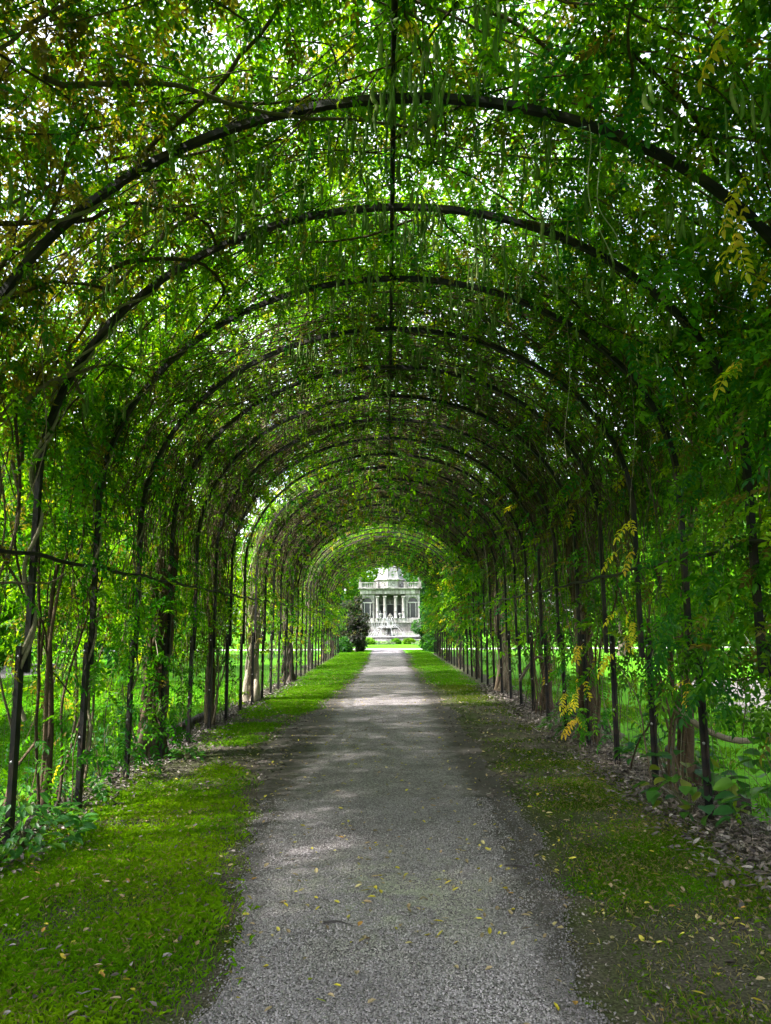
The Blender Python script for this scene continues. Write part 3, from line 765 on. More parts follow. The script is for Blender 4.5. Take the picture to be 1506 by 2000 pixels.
def pod_cluster(s, y, off):
    p = vault(np.array([s]), np.array([y]), np.array([off]))[0]; pl = plants[int(owner(s, y)[0])]
    for _ in range(rng.integers(1, 4)):
        q = p + np.array([rng.normal(0, .035), rng.normal(0, .035), -rng.uniform(.02, .16)])
        obj('pod', PODS[rng.integers(0, 5)], pl['o'], local(q, pl).tolist(), (rng.normal(0, .07), rng.normal(0, .07), rng.uniform(0, 6)), rng.uniform(1.0, 1.45))
c_ = 0
while c_ < 330:
    y = 3.4 + 6.2 * rng.uniform() ** 1.3; s = rng.normal(L_ARC / 2 - .1, 1.15)
    if vnoise(np.array([s * 1.3]), np.array([y * 1.3]), 61)[0] < .42: continue
    pod_cluster(s, y, rng.uniform(-.10, .08)); c_ += 1
for _ in range(26): pod_cluster(rng.normal(L_ARC / 2 - .55, .5), ARCH_Y[3] - .12 + rng.normal(0, .08), .0)
pv = []
for _ in range(520):       # far pods: too small to pick apart
    y = rng.uniform(9.6, 24); s = rng.normal(L_ARC / 2, 1.3); p = vault(np.array([s]), np.array([y]), np.array([-.05]))[0]
    pv.append((p[0], p[1], p[2] - rng.uniform(.02, .12), rng.uniform(.8, 1.3), rng.uniform(0, 6)))
pv = np.array(pv)
tv = np.array([(.009, 0, 0), (0, .008, 0), (-.009, 0, 0), (0, -.008, 0), (.011, 0, -.1), (0, .008, -.1), (-.011, 0, -.1), (0, -.008, -.1), (0, 0, -.17)])
tf = [np.array([(0, 1, 5, 4), (1, 2, 6, 5), (2, 3, 7, 6), (3, 0, 4, 7)]), np.array([(4, 5, 8), (5, 6, 8), (6, 7, 8), (7, 4, 8)])]
ow = owner(np.where(pv[:, 0] < 0, 1, L_ARC - 1), pv[:, 1])
for i, pl in enumerate(plants):
    m = ow == i
    if m.sum() < 1: continue
    a = pv[m, 4]; Z = 0 * a; Rm = np.stack([np.stack([np.cos(a), -np.sin(a), Z], -1), np.stack([np.sin(a), np.cos(a), Z], -1), np.stack([Z, Z, Z + 1], -1)], 1)
    V, F, c = scatter(tv, tf, local(pv[m, :3], pl), Rm, pv[m, 3], np.tile(np.array((.11, .17, .04)), (int(m.sum()), 1)) * rng.uniform(.7, 1.3, (int(m.sum()), 1)))
    tag(obj('pods', np_mesh('pods', V, F, M_pod, c), pl['o']), kind='stuff')

# ------------------------------------------------------------------ grass, gravel, litter
def blades(n, xf, yf, hmin, hmax, w, keep, colA, colB, seed, dry=.05):
    y = yf(n); x = xf(n, y); k = keep(x, y); x = x[k]; y = y[k]; n = len(x)
    a = rng.uniform(0, 2 * PI, n); h = rng.uniform(hmin, hmax, n) * (.6 + .8 * vnoise(x * 3, y * 3, seed)); ln = rng.uniform(.2, 1.1, n)
    dx, dy = np.cos(a), np.sin(a); b = rng.uniform(0, 2 * PI, n)
    wx, wy = np.cos(b) * w, np.sin(b) * w
    z0 = np.full(n, .004)
    V = np.stack([np.stack([x - wx, y - wy, z0], -1), np.stack([x + wx, y + wy, z0], -1),
                  np.stack([x + wx * .9 + dx * h * ln * .35, y + wy * .9 + dy * h * ln * .35, h * .6], -1),
                  np.stack([x + dx * h * ln, y + dy * h * ln, h * (1.05 - .45 * ln)], -1)], 1)
    o = (np.arange(n) * 4)[:, None]
    t_ = np.clip(vnoise(x * 1.6, y * 1.6, seed + 1) * 1.3 - .15 + rng.normal(0, .15, n), 0, 1)[:, None]
    c = np.array(colA) * (1 - t_) + np.array(colB) * t_; c = c * rng.uniform(.7, 1.3, (n, 1))
    dead = rng.uniform(0, 1, n) < dry * (.4 + 1.2 * vnoise(x * 2.3, y * 2.3, seed + 5)); c[dead] = np.array((.22, .19, .09)) * rng.uniform(.6, 1.2, (int(dead.sum()), 1))
    return V.reshape(-1, 3), [np.array([0, 1, 2])[None] + o, np.array([0, 2, 3])[None] + o], np.repeat(c, 4, 0)

GA, GB = (.075, .185, .003), (.155, .265, .004)
MA, MB_ = (.050, .100, .006), (.10, .14, .012)
def leftkeep(thr):
    def f(x, y):
        e = left_edge(y) - .06; w = vnoise(x * 2.2, y * 2.2, 71); dirt = np.interp(y, [3, 6.5, 8.2, 9.0, 10.5, 11.5, 14, 16], [0, .05, .4, .95, .95, .55, .35, 0])
        m = np.where(x < -2.35, np.clip((x + 2.75) / .4, 0, 1), 1)
        fr = np.clip((e - x) / .25, 0.05, 1)
        return (x < e + .12) & (w + rng.normal(0, .12, len(x)) > thr + dirt * (.5 + .5 * np.clip((x + 1.9) / .8, 0, 1)) - .0) & (rng.uniform(0, 1, len(x)) < m * fr)
    return f
def rightkeep(thr):
    def f(x, y):
        e = right_edge(y) + .10; w = vnoise(x * 1.7 + 4, y * 1.7, 73)
        m = np.where(x > 2.2, np.clip((2.6 - x) / .4, 0, 1), 1); fr = np.clip((x - e) / .5, 0.02, 1)
        far = np.interp(y, [8, 12, 15, 17], [0, .25, .2, -.3])
        return (x > e - .15) & (w + rng.normal(0, .13, len(x)) > thr + far) & (rng.uniform(0, 1, len(x)) < m * fr)
    return f
parts = [blades(130000, lambda n, y: -rng.uniform(.6, 2.8, n), lambda n: 2.6 + 6.4 * rng.uniform(0, 1, n) ** 1.25, .022, .055, .0022, leftkeep(.17), GA, GB, 81, .10),
         blades(60000, lambda n, y: -rng.uniform(.8, 2.7, n), lambda n: rng.uniform(9, 20, n), .03, .06, .004, leftkeep(.12), GA, (.10, .22, .01), 82),
         blades(45000, lambda n, y: -rng.uniform(.7, 2.7, n), lambda n: rng.uniform(20, 48.4, n), .03, .06, .008, leftkeep(.0), (.06, .18, .006), (.10, .24, .008), 83)]
V, F, c = merge(parts); tag(obj('grass', np_mesh('grass', V, F, M_grass, c)), 'short bright green grass growing along the left of the gravel walk', 'grass', None, 'stuff')
parts = [blades(110000, lambda n, y: rng.uniform(.8, 2.7, n), lambda n: 2.6 + 6.4 * rng.uniform(0, 1, n) ** 1.25, .016, .042, .0020, rightkeep(.30), MA, (.10, .20, .004), 84, .32),
         blades(16000, lambda n, y: rng.uniform(1.0, 2.2, n), lambda n: rng.uniform(4.2, 5.5, n), .015, .035, .002, lambda x, y: ((x - 1.62) / .50) ** 2 + ((y - 4.82) / .30) ** 2 + rng.normal(0, .2, len(x)) < .8, (.05, .17, .003), (.10, .23, .004), 90, .02),
         blades(9000, lambda n, y: rng.uniform(1.5, 2.7, n), lambda n: rng.uniform(5.0, 6.4, n), .015, .035, .002, lambda x, y: ((x - 2.05) / .40) ** 2 + ((y - 5.7) / .36) ** 2 + rng.normal(0, .25, len(x)) < .8, (.05, .16, .003), (.10, .22, .004), 91, .04),
         blades(40000, lambda n, y: rng.uniform(.8, 2.7, n), lambda n: rng.uniform(9, 20, n), .025, .05, .004, rightkeep(.40), MA, MB_, 85),
         blades(45000, lambda n, y: rng.uniform(.7, 2.7, n), lambda n: rng.uniform(20, 48.4, n), .03, .06, .008, rightkeep(.05), (.06, .18, .006), (.10, .24, .008), 86)]
V, F, c = merge(parts); tag(obj('grass', np_mesh('grass', V, F, M_grass, c)), 'thin mossy grass growing along the right of the gravel walk', 'grass', None, 'stuff')
parts = [blades(45000, lambda n, y: -rng.uniform(3.0, 10.5, n), lambda n: rng.uniform(4, 22, n), .04, .10, .006, lambda x, y: np.ones(len(x), bool), (.05, .17, .006), (.10, .24, .008), 87),
         blades(30000, lambda n, y: rng.uniform(3.2, 7.5, n), lambda n: rng.uniform(4, 22, n), .04, .11, .006, lambda x, y: vnoise(x, y, 75) > .35, (.05, .15, .006), (.10, .20, .01), 88)]
V, F, c = merge(parts); tag(obj('lawn_grass', np_mesh('lawn_grass', V, F, M_grass, c)), 'bright lawn grass outside the pergola on both sides', 'grass', None, 'stuff')

# loose gravel in front, real stones
n = 44000
y = 2.9 + 4.3 * rng.uniform(0, 1, n) ** 1.5; q_ = rng.uniform(0, 1, n); x = left_edge(y) + (right_edge(y) - left_edge(y)) * q_ + np.where(q_ < .06, -1, np.where(q_ > .92, 1, 0)) * np.abs(rng.normal(0, .05, n))
tv = np.array([(1, 0, 0), (0, 1, 0), (-1, 0, 0), (0, -1, 0), (0, 0, .7), (0, 0, -.7)], float) + rng.normal(0, .08, (6, 3))
tf = [np.array([(0, 1, 4), (1, 2, 4), (2, 3, 4), (3, 0, 4)])]
R_ = rot_from(np.stack([np.cos(y * 999), np.sin(y * 999), rng.normal(0, .3, n)], -1), np.array([0, 0, 1.]) + rng.normal(0, .35, (n, 3)))
gcol = np.array((.32, .292, .308)) * (rng.uniform(.42, 1, n) * 1.4)[:, None]
gcol = gcol * (.72 + .5 * vnoise(x * 1.8 + 3, y * .9, 97) * .6 + .2 * vnoise(x * 6, y * 5, 98))[:, None] * np.where((q_ < .05) | (q_ > .90), .6, 1.0)[:, None]
dm = np.clip(1.15 - np.hypot(x - .08, (y - 4.75) * .8) / .85, 0, 1) * np.clip((vnoise(x * 4.3, y * 3.1, 95) * .55 + vnoise(x * 13, y * 9, 96) * .45 - .44) * 7, 0, 1)
gcol = gcol * (1 - dm[:, None] * .8) + np.array((.40, .41, .31)) * dm[:, None] * .8
V, F, c = scatter(tv, tf, np.stack([x, y, np.full(n, .0125)], -1), R_, rng.uniform(.0030, .0070, n), gcol)
tag(obj('gravel', np_mesh('gravel', V, F, M_stone_bits, c)), 'loose grey gravel stones lying on the walk', 'gravel', None, 'stuff')

# dead leaf litter along both fences
def deadleaf(L, w, cup, seed):
    r = random.Random(seed)
    V = [(0, 0, .0), (.28 * L, w * .5, cup), (.68 * L, w * .42, cup * 1.2), (L, 0, cup * r.uniform(.2, 1.2)), (.68 * L, -w * .42, cup * r.uniform(.2, 1.2)), (.28 * L, -w * .5, cup * .6), (.45 * L, 0, -.0)]
    return np.array(V) + np.array([-.5 * L, 0, .003]), [np.array([(0, 6, 2, 1), (0, 5, 4, 6)]), np.array([(6, 3, 2), (6, 4, 3)])]
DL = [deadleaf(.055, .024, .008, 1), deadleaf(.045, .026, .012, 2), deadleaf(.07, .022, .006, 3)]
def litter(n, xf, y0, y1, cols, smin, smax, zr):
    y = y0 + (y1 - y0) * rng.uniform(0, 1, n) ** 1.4; x = xf(n, y); out = []; q = rng.integers(0, 3, n); ci = np.array(cols)[rng.integers(0, len(cols), n)] * rng.uniform(.6, 1.35, (n, 1))
    for k in range(3):
        m = q == k; nn = int(m.sum()); a = rng.uniform(0, 6.3, nn)
        Rm = rot_from(np.stack([np.cos(a), np.sin(a), rng.normal(0, .25, nn)], -1), np.array([0, 0, 1.]) + rng.normal(0, .3, (nn, 3)))
        out.append(scatter(DL[k][0], DL[k][1], np.stack([x[m], y[m], rng.uniform(.004, zr, nn)], -1), Rm, rng.uniform(smin, smax, nn), ci[m]))
    return out
BR = [(.13, .105, .095), (.18, .15, .135), (.08, .065, .058), (.26, .23, .21), (.11, .095, .095)]
parts = litter(9000, lambda n, y: rng.normal(2.72, .26, n), 3.5, 20, BR, .6, 1.3, .05) + litter(5500, lambda n, y: rng.normal(-2.78, .22, n), 4, 22, BR, .6, 1.3, .04) \
    + litter(1500, lambda n, y: rng.uniform(1.0, 2.4, n), 7, 17, BR, .5, 1.0, .015) + litter(5000, lambda n, y: rng.uniform(.85, 2.5, n), 3.2, 9, BR, .15, .45, .012) + litter(2500, lambda n, y: -rng.uniform(.8, 2.5, n), 3.4, 12, BR, .15, .5, .012) + litter(1000, lambda n, y: -rng.uniform(1.1, 2.4, n), 8, 15, BR, .5, 1.0, .015) + litter(260, lambda n, y: -rng.uniform(.9, 2.4, n), 3.3, 8, BR, .4, .9, .045)
V, F, c = merge(parts); tag(obj('leaf_litter', np_mesh('leaf_litter', V, F, M_dead, c)), 'brown and grey dead leaf litter along the feet of the posts', 'leaf litter', None, 'stuff')
parts = litter(2300, lambda n, y: rng.uniform(-2.4, 2.5, n), 4, 24, [(.42, .36, .16), (.36, .29, .14), (.30, .22, .12), (.45, .40, .06)], .5, .95, .016)
V, F, c = merge(parts); tag(obj('leaf_litter', np_mesh('leaf_litter', V, F, M_dead, c)), 'small pale yellow leaflets strewn far down the walk', 'leaf litter', None, 'stuff')
# dry straw on the right margin
def straw(n):
    t = Tubes()
    for _ in range(n):
        x = rng.normal(2.75, .22); y = rng.uniform(4.5, 13); a = rng.uniform(0, 6.3); l = rng.uniform(.05, .2); h = rng.uniform(.0, .14)
        P = [(x, y, .01), (x + .5 * l * math.cos(a), y + .5 * l * math.sin(a), .02 + h * .8), (x + l * math.cos(a), y + l * math.sin(a), .012 + h * .7)]
        t.add(P, .0014, 3, np.array((.22, .185, .15)) * rng.uniform(.6, 1.2))
    return t
tag(obj('dry_straw', straw(1100).mesh('dry_straw', M_dead)), 'pale dry grass stalks at the feet of the right posts', 'dry grass', None, 'stuff')

# single fallen leaves near the camera
FL = {}
for cn, col in (('yellow', (.50, .42, .04)), ('tan', (.36, .28, .16)), ('lime', (.34, .42, .03)), ('orange', (.42, .24, .06))):
    FL[cn] = [np_mesh('fallen_leaf', V, F, M_dead, np.tile(np.array(col) * (1 - .12 * q), (len(V), 1))) for q, (V, F) in enumerate(DL)]
WORDN = ['', 'one', 'two', 'three', 'four', 'five', 'six', 'seven', 'eight', 'nine', 'ten', 'eleven', 'twelve']
ORD = ['nearest', 'second nearest', 'third nearest', 'fourth nearest', 'fifth nearest', 'sixth nearest', 'seventh nearest', 'eighth nearest', 'ninth nearest', 'tenth nearest', 'eleventh nearest', 'twelfth nearest', 'thirteenth nearest', 'fourteenth nearest', 'fifteenth nearest', 'sixteenth nearest', 'seventeenth nearest', 'eighteenth nearest', 'nineteenth nearest', 'twentieth nearest', 'twenty-first nearest', 'twenty-second nearest', 'twenty-third nearest', 'twenty-fourth nearest']
def fallen(n, xf, y0, y1, z, where, weights):
    made = {}
    for _ in range(n):
        y = y0 + (y1 - y0) * rng.uniform() ** 1.2; x = xf(y); sc = rng.uniform(.7, 1.25)
        cn = rng.choice(['yellow', 'tan', 'lime', 'orange'], p=weights)
        o = obj('fallen_leaf', FL[cn][rng.integers(0, 3)], None, (x, y, z), (rng.normal(0, .18), rng.normal(0, .18), rng.uniform(0, 6.3)), sc * .78)
        a = abs(x); zone = ('left part of' if x < -.3 else 'right part of' if x > .35 else 'middle of') if where == 'gravel walk' else ('inner side of' if a < 1.55 else 'middle of' if a < 2.0 else 'fence side of')
        size = 'small' if sc < .95 else 'large'
        made.setdefault((size, {'yellow': 'yellow', 'tan': 'dry tan', 'lime': 'yellow-green', 'orange': 'orange-brown'}[cn], zone), []).append((y, o))
    for (size, cn, zone), lst in made.items():
        lst.sort(key=lambda p: p[0])
        for k, (y, o) in enumerate(lst):
            t_ = f'{size} {cn} fallen leaf on the {zone} the {where}'
            if len(lst) > 1: t_ = (ORD[k] if k < len(lst) - 1 else 'farthest') + f' {t_}'
            tag(o, t_, 'fallen leaf', f'fallen leaves on the {where}')
fallen(78, lambda y: rng.uniform(left_edge(np.array([y]))[0] + .05, right_edge(np.array([y]))[0] - .02), 3.2, 6.6, .020, 'gravel walk', [.35, .40, .12, .13])
fallen(46, lambda y: -rng.uniform(1.0, 2.4), 3.3, 6.6, .040, 'left grass verge', [.22, .58, .08, .12])
fallen(72, lambda y: rng.uniform(1.1, 2.5), 3.3, 7.4, .030, 'right mossy verge', [.30, .48, .10, .12])
for q, (x, y, l) in enumerate(((-.02, 4.62, 'nearest'), (.03, 4.68, 'rightmost'), (-.06, 4.71, 'leftmost'), (.0, 4.74, 'farthest'))):
    o = obj('fallen_leaf', FL['yellow'][q % 3], None, (x, y, .022 + .004 * q), (.1 * q, .1, q * 1.7), .95)
    tag(o, l + ' yellow leaf of the small heap in the middle of the gravel walk', 'fallen leaf', 'heap of yellow leaves')
# two dark twigs on the gravel
t = Tubes(); u = np.linspace(0, 1, 10); t.add(np.stack([-.085 + .17 * u, -.04 * u + .02 * np.sin(u * 3), .012 + .006 * np.sin(u * 4)], -1), .008 - .006 * u, 6, (.05, .045, .045))
tag(obj('twig', t.mesh('twig', M_bark), None, (-.19, 4.25, .012)), 'dark curled twig on the gravel left of the middle', 'twig')
t = Tubes(); t.add(np.stack([-.08 + .17 * u, -.03 * u, .010 + .004 * np.sin(u * 5)], -1), .006 - .003 * u, 5, (.045, .04, .04))
tag(obj('twig', t.mesh('twig', M_bark), None, (.93, 5.2, .010), (0, 0, .05)), 'straight dark twig near the right edge of the gravel', 'twig')

# edging timbers half sunk behind the posts
def log(name, label, p0, p1, h, w, mat=M_log):
    d = Vector(p1) - Vector(p0); n = 12; V = []; F = []
    for i in range(n + 1):
        u = i / n; j = .012 * math.sin(i * 2.3)
        for a, b in ((-w / 2, 0), (-w / 2 + j, h * .85), (-w * .2, h + j), (w * .3, h * .98), (w / 2, h * .8), (w / 2, 0)):
            V.append((a, d.length * u, max(0, b) - .02))
    for i in range(n):
        F += [(i * 6 + k, i * 6 + k + 1, i * 6 + k + 7, i * 6 + k + 6) for k in range(5)]
    F += [tuple(range(6)), tuple(reversed(range(n * 6, n * 6 + 6)))]
    m = MB(); m.add(V, F); o = m.build(name, mat); o.location = p0; o.rotation_euler = (0, 0, math.atan2(-d.x, d.y))
    return tag(o, label, 'edging', 'edging timbers')
log('edging_timber', 'dark edging timber behind the second and third posts on the right', (3.10, 6.6, 0), (3.45, 9.2, 0), .17, .12)
log('edging_timber', 'dark edging timber farther back on the right, beside the crooked trunk', (3.28, 11.2, 0), (3.30, 14.3, 0), .17, .14)
log('edging_timber', 'dark edging timber on the left behind the braided trunk', (-3.12, 10.2, 0), (-3.05, 13.6, 0), .16, .12)

# ------------------------------------------------------------------ low leafy plants along the fences
def broadleaf(L, w, cup):
    V = [(0, 0, 0), (.18 * L, w * .42, cup), (.5 * L, w * .5, cup), (.82 * L, w * .26, cup * .3), (L, 0, -cup), (.82 * L, -w * .26, cup * .3), (.5 * L, -w * .5, cup), (.18 * L, -w * .42, cup), (.5 * L, 0, 0)]
    return np.array(V), [np.array([(0, 8, 2, 1), (8, 4, 3, 2), (0, 7, 6, 8), (8, 6, 5, 4)])]
def leafy_plant(label, x, y, n, rx, ry, h, L, w, cols, stems=7, yel=0):
    o = thing('leafy_plant', label, 'plant', (x, y, 0), 0, 'low leafy plants along the fence')
    t = Tubes()
    for q in range(stems):
        a = rng.uniform(0, 6.3); u = np.linspace(0, 1, 7); rr = rng.uniform(.4, .9)
        t.add(np.stack([rx * rr * np.cos(a) * u, ry * rr * np.sin(a) * u, h * rng.uniform(.5, .9) * (1.6 * u - .7 * u * u) + .005], -1), .005 - .003 * u, 5, (.10, .10, .05))
    obj('stems', t.mesh('stems', M_bark), o)
    ms = []
    for k, c in enumerate(cols):
        V, F = broadleaf(L * (1 + .15 * (k % 2)), w, L * .12); ms.append(np_mesh('leaf', V, F, M_leaf2, np.tile(np.array(c), (len(V), 1))))
    from mathutils import Matrix
    for _ in range(n):
        a = rng.uniform(0, 6.3); r = math.sqrt(rng.uniform()); z = h * (1 - r * r * .75) * rng.uniform(.35, 1.0) + .02
        d = np.array([math.cos(a) + rng.normal(0, .5), math.sin(a) + rng.normal(0, .5), rng.normal(-.25, .35)])
        m = rot_from(d[None], (np.array([0, 0, 1.]) + rng.normal(0, .35, 3))[None])[0]
        obj('leaf', ms[rng.integers(0, len(ms))], o, (rx * r * math.cos(a), ry * r * math.sin(a), z), Matrix(m.tolist()).to_euler(), rng.uniform(.65, 1.25))
    return o
BL = [(.020, .10, .030), (.030, .13, .040), (.045, .15, .02), (.025, .115, .045), (.016, .085, .02)]
leafy_plant('dense mound of glossy blue-green leaves spilling over the bottom left verge', -2.60, 5.72, 290, .40, .60, .38, .088, .046, [(c[0] * 2.0, c[1] * 1.45, c[2]) for c in BL], 12)
leafy_plant('smaller glossy green mound between the first two left posts, behind the mound at the verge', -3.15, 6.6, 200, .50, .60, .42, .07, .038, BL, 10)
leafy_plant('light green ferny clump at the foot of the third left post', -2.74, 7.05, 110, .30, .35, .26, .075, .026, [(.08, .20, .01), (.05, .16, .01), (.11, .22, .012)], 8)
leafy_plant('bright green leafy clump on the left between the third post and the braided trunk', -2.95, 8.1, 190, .38, .55, .85, .075, .034, [(.03, .13, .03), (.05, .17, .015), (.022, .10, .03)], 9)
leafy_plant('sparse dark creeper on the ground beside the braided trunk', -2.35, 9.2, 40, .22, .22, .16, .08, .035, [(.03, .11, .015), (.045, .14, .01)], 6)
leafy_plant('clump of big heart-shaped leaves round the third right post', 2.62, 6.55, 60, .38, .45, .52, .13, .115, [(.022, .085, .022), (.035, .12, .015), (.05, .14, .015), (.03, .10, .035), (.14, .17, .02)], 9)
leafy_plant('tall clump of big round leaves at the bottom right corner', 3.05, 5.75, 90, .42, .55, .95, .14, .12, [(.02, .085, .018), (.04, .13, .012), (.035, .11, .03), (.06, .15, .012)], 9)
leafy_plant('blue-green bushy clump behind the fourth right post', 3.05, 8.2, 150, .5, .6, .78, .095, .055, [(.018, .085, .03), (.025, .10, .018), (.04, .12, .012)], 9)
leafy_plant('dark green clump at the foot of the fluted trunk', 2.72, 10.2, 120, .35, .5, .55, .085, .04, [(.022, .085, .012), (.035, .11, .01)], 8)
leafy_plant('low green clump between the fifth and sixth right posts', 2.72, 11.6, 80, .3, .4, .36, .08, .04, [(.03, .10, .012), (.05, .14, .012)], 8)

# ------------------------------------------------------------------ trees and shrubs
def crown_mesh(name, blobs, n, size, cols, seed, mat=None, gap=.34):
    r = np.random.default_rng(seed)
    w = np.array([b[3] * b[4] * b[5] for b in blobs]) ** .75; w /= w.sum()
    bi = r.choice(len(blobs), n, p=w); B = np.array(blobs)[bi]
    d = r.normal(0, 1, (n, 3)); d /= np.linalg.norm(d, axis=1, keepdims=True)
    rad = r.uniform(.25, 1, n) ** .45
    P = B[:, :3] + d * rad[:, None] * B[:, 3:6]
    k = vnoise(P[:, 0] * .9 + P[:, 2] * .5 + seed, P[:, 1] * .9 - P[:, 2] * .8, seed) > gap; P = P[k]; d = d[k]; n = len(P)
    dr = d + r.normal(0, .7, (n, 3)); dr[:, 2] -= .4
    Rm = rot_from(dr, np.array([0, 0, 1.]) + d * .6 + r.normal(0, .5, (n, 3)))
    L = size; tv = []; tf = []
    for a, q in ((0, 0), (.9, .25), (-.9, .25), (.35, .5), (-.4, .55)):       # a spray of five leaves
        v, f = leaflet(L * .62, L * .3, L * .05, L * .08, False); o = len(tv)
        tv += [(q * L * .7 + x * math.cos(a) - y * math.sin(a), x * math.sin(a) + y * math.cos(a), z) for x, y, z in v]; tf += [[i + o for i in t_] for t_ in f]
    c = np.array(cols)[r.integers(0, len(cols), n)] * r.uniform(.7, 1.3, (n, 1))
    V, F, c = scatter(np.array(tv), [np.array(tf)], P, Rm, r.uniform(.7, 1.3, n), c)
    return np_mesh(name, V, F, mat or M_tree, c)
def trunk_mesh(h, r0, nb, spread, seed, col=(.09, .07, .055)):
    r = np.random.default_rng(seed); t = Tubes(); u = np.linspace(0, 1, 12)
    t.add(np.stack([.12 * np.sin(u * 4 + seed) * u, .12 * np.cos(u * 3 + seed) * u, h * u], -1), r0 * (1.25 - .85 * u + .5 * np.exp(-u * 14)), 9, col)
    for q in range(nb):
        a = q * 2.4 + r.uniform(-.4, .4); h0 = h * r.uniform(.35, .85); l = spread * r.uniform(.6, 1)
        t.add(np.stack([l * np.cos(a) * u, l * np.sin(a) * u, h0 + l * .75 * u ** 1.3], -1), r0 * .42 * (1 - .8 * u), 6, col)
    return t.mesh('trunk', M_bark)
G1 = [(.06, .17, .006), (.09, .21, .006), (.13, .25, .008), (.045, .13, .006)]
G2 = [(.02, .085, .018), (.03, .11, .018), (.045, .13, .014), (.016, .06, .014)]
def blobset(h, w, n, seed, base=.35):
    r = random.Random(seed); out = []
    for q in range(n):
        z = h * (base + (1 - base) * (q + .5) / n); k = math.sin(PI * min(1, max(0.12, (z / h - base + .12) / (1.2 - base)))) ; a = q * 2.4
        rr = w * .45 * k * r.uniform(.3, 1); s = w * .34 * r.uniform(.7, 1.2) * (.55 + .45 * k)
        out.append((rr * math.cos(a), rr * math.sin(a), z, s, s, s * .78))
    return out
TREE = []
for q, (h, w, pal) in enumerate(((7.5, 5.5, G1), (9.5, 6.5, G2), (11, 7, G1), (8.5, 5.0, G2))):
    TREE.append((crown_mesh('crown', blobset(h, w, 13, q, .22), 6500, .34, pal, 90 + q), trunk_mesh(h * .75, .16 + .03 * q, 9, w * .42, q)))
def tree(q, x, y, s, label, group):
    o = thing('tree', label, 'tree', (x, y, 0), rng.uniform(0, 6.3), group); o.scale = (s, s, s * rng.uniform(.92, 1.1))
    obj('trunk', TREE[q][1], o); obj('crown', TREE[q][0], o); return o
for q, x, y, s, lab in ((0, -7.4, 12, .75, 'young bright green tree on the lawn left of the braided trunk'), (2, -13, 21, .85, 'light green tree on the left lawn beyond the young bright one'),
                        (1, -10.5, -0.9, 1.3, 'unseen dark green tree left of the camera, added to shade the near walk'), (0, -8.5, 27.5, .7, 'bright green tree close outside the left posts in mid tunnel'),  # the dark green tree stands out of view, added to shade the near walk
                        (3, -15, 31, 1.0, 'dark green tree on the left behind the mid tunnel'), (2, -13, 37, .8, 'light green tree on the left near the far mouth'),
                        (1, -19, 17, 1.2, 'tall dark green tree at the back of the left lawn'), (3, -17, 38, 1.2, 'tall dark tree left of the far mouth'), (2, -20, 27, 1.15, 'tall light green tree at the far side of the left lawn'), (0, -6.3, 8.2, .42, 'small light green tree just outside the wire netting left of the braided trunk'), (0, -6.6, 5.6, .40, 'small light green tree just outside the netting by the first left posts'), (0, -6.9, 11.2, .46, 'small light green tree outside the netting beyond the braided trunk')):
    tree(q, x, y, s, lab, 'trees beyond the left posts')
for q, x, y, s, lab in ((1, 14.0, 10.0, .85, 'dark green tree right of the third post'), (0, 13.0, 16.5, .85, 'bright green tree behind the fluted trunk on the right'),
                        (3, 14.5, 4, 1.0, 'dark green tree far right, beside the nearest arches'), (2, 12.5, 23, .85, 'light green tree outside the right posts in mid tunnel'),
                        (1, 18, 19, 1.1, 'tall dark green tree at the back of the right side'), (0, 12.2, 31, .9, 'bright green tree outside the right posts, beyond mid tunnel'),
                        (3, 17, 29, 1.1, 'dark green tree on the right behind the mid tunnel'), (2, 12, 38, .9, 'light green tree on the right near the far mouth'), (1, 17, 40, 1.2, 'tall dark tree right of the far mouth')):
    tree(q, x, y, s, lab, 'trees beyond the right posts')

def shrub(name, label, x, y, h, w, n, size, cols, seed, cat='shrub', group=None, low=.0):
    o = thing(name, label, cat, (x, y, 0), 0, group)
    obj('foliage', crown_mesh('foliage', blobset(h, w, 9, seed, .0) + [(0, 0, h * .14, w * .42, w * .42, h * .15), (0, 0, h * .36, w * .40, w * .40, h * .2)], n, size, cols, seed, None, .15), o); obj('stem', trunk_mesh(h * .55, .04 + h * .01, 6, w * .3, seed), o)
    return o
PUR = [(.030, .028, .030), (.05, .045, .048), (.03, .05, .03), (.07, .065, .068), (.02, .045, .022)]
shrub('shrub', 'dark purplish-grey shrub left of the pavilion at the end of the walk', -1.80, 45.5, 3.35, 1.5, 3600, .16, PUR, 201)
shrub('shrub', 'smaller dark purplish-grey shrub half hidden behind the left end of the tunnel', -2.6, 46.6, 3.0, 1.5, 2600, .16, PUR, 206)
shrub('shrub', 'low dark green shrub under the purplish one at the left of the far mouth', -2.55, 44.2, .8, 1.1, 700, .15, G2, 202)
shrub('shrub', 'dark blue-green shrub right of the pavilion at the end of the walk', 2.72, 45.8, 3.0, 1.6, 3200, .16, G2, 203)
shrub('shrub', 'low dark shrub at the right end of the lawn before the cross path', 2.75, 44.6, .8, .9, 600, .14, G2, 204)
def bare_shrub(label, x, y, h, w, seed):
    r = np.random.default_rng(seed); t = Tubes(); u = np.linspace(0, 1, 6)
    for q in range(260):
        a = r.uniform(0, 6.3); l = r.uniform(.3, 1) * w; b = r.uniform(0, .5) * w; a2 = r.uniform(0, 6.3)
        t.add(np.stack([b * np.cos(a2) + l * .5 * np.cos(a) * u, b * np.sin(a2) + l * .5 * np.sin(a) * u + .1 * np.sin(u * 6 + q), h * r.uniform(.5, 1) * u], -1), .012 - .009 * u, 3, np.array((.24, .215, .21)) * r.uniform(.6, 1.2))
    o = thing('bare_shrub', label, 'shrub', (x, y, 0), 0, 'dry bare shrubs'); obj('branches', t.mesh('branches', M_bark), o); return o
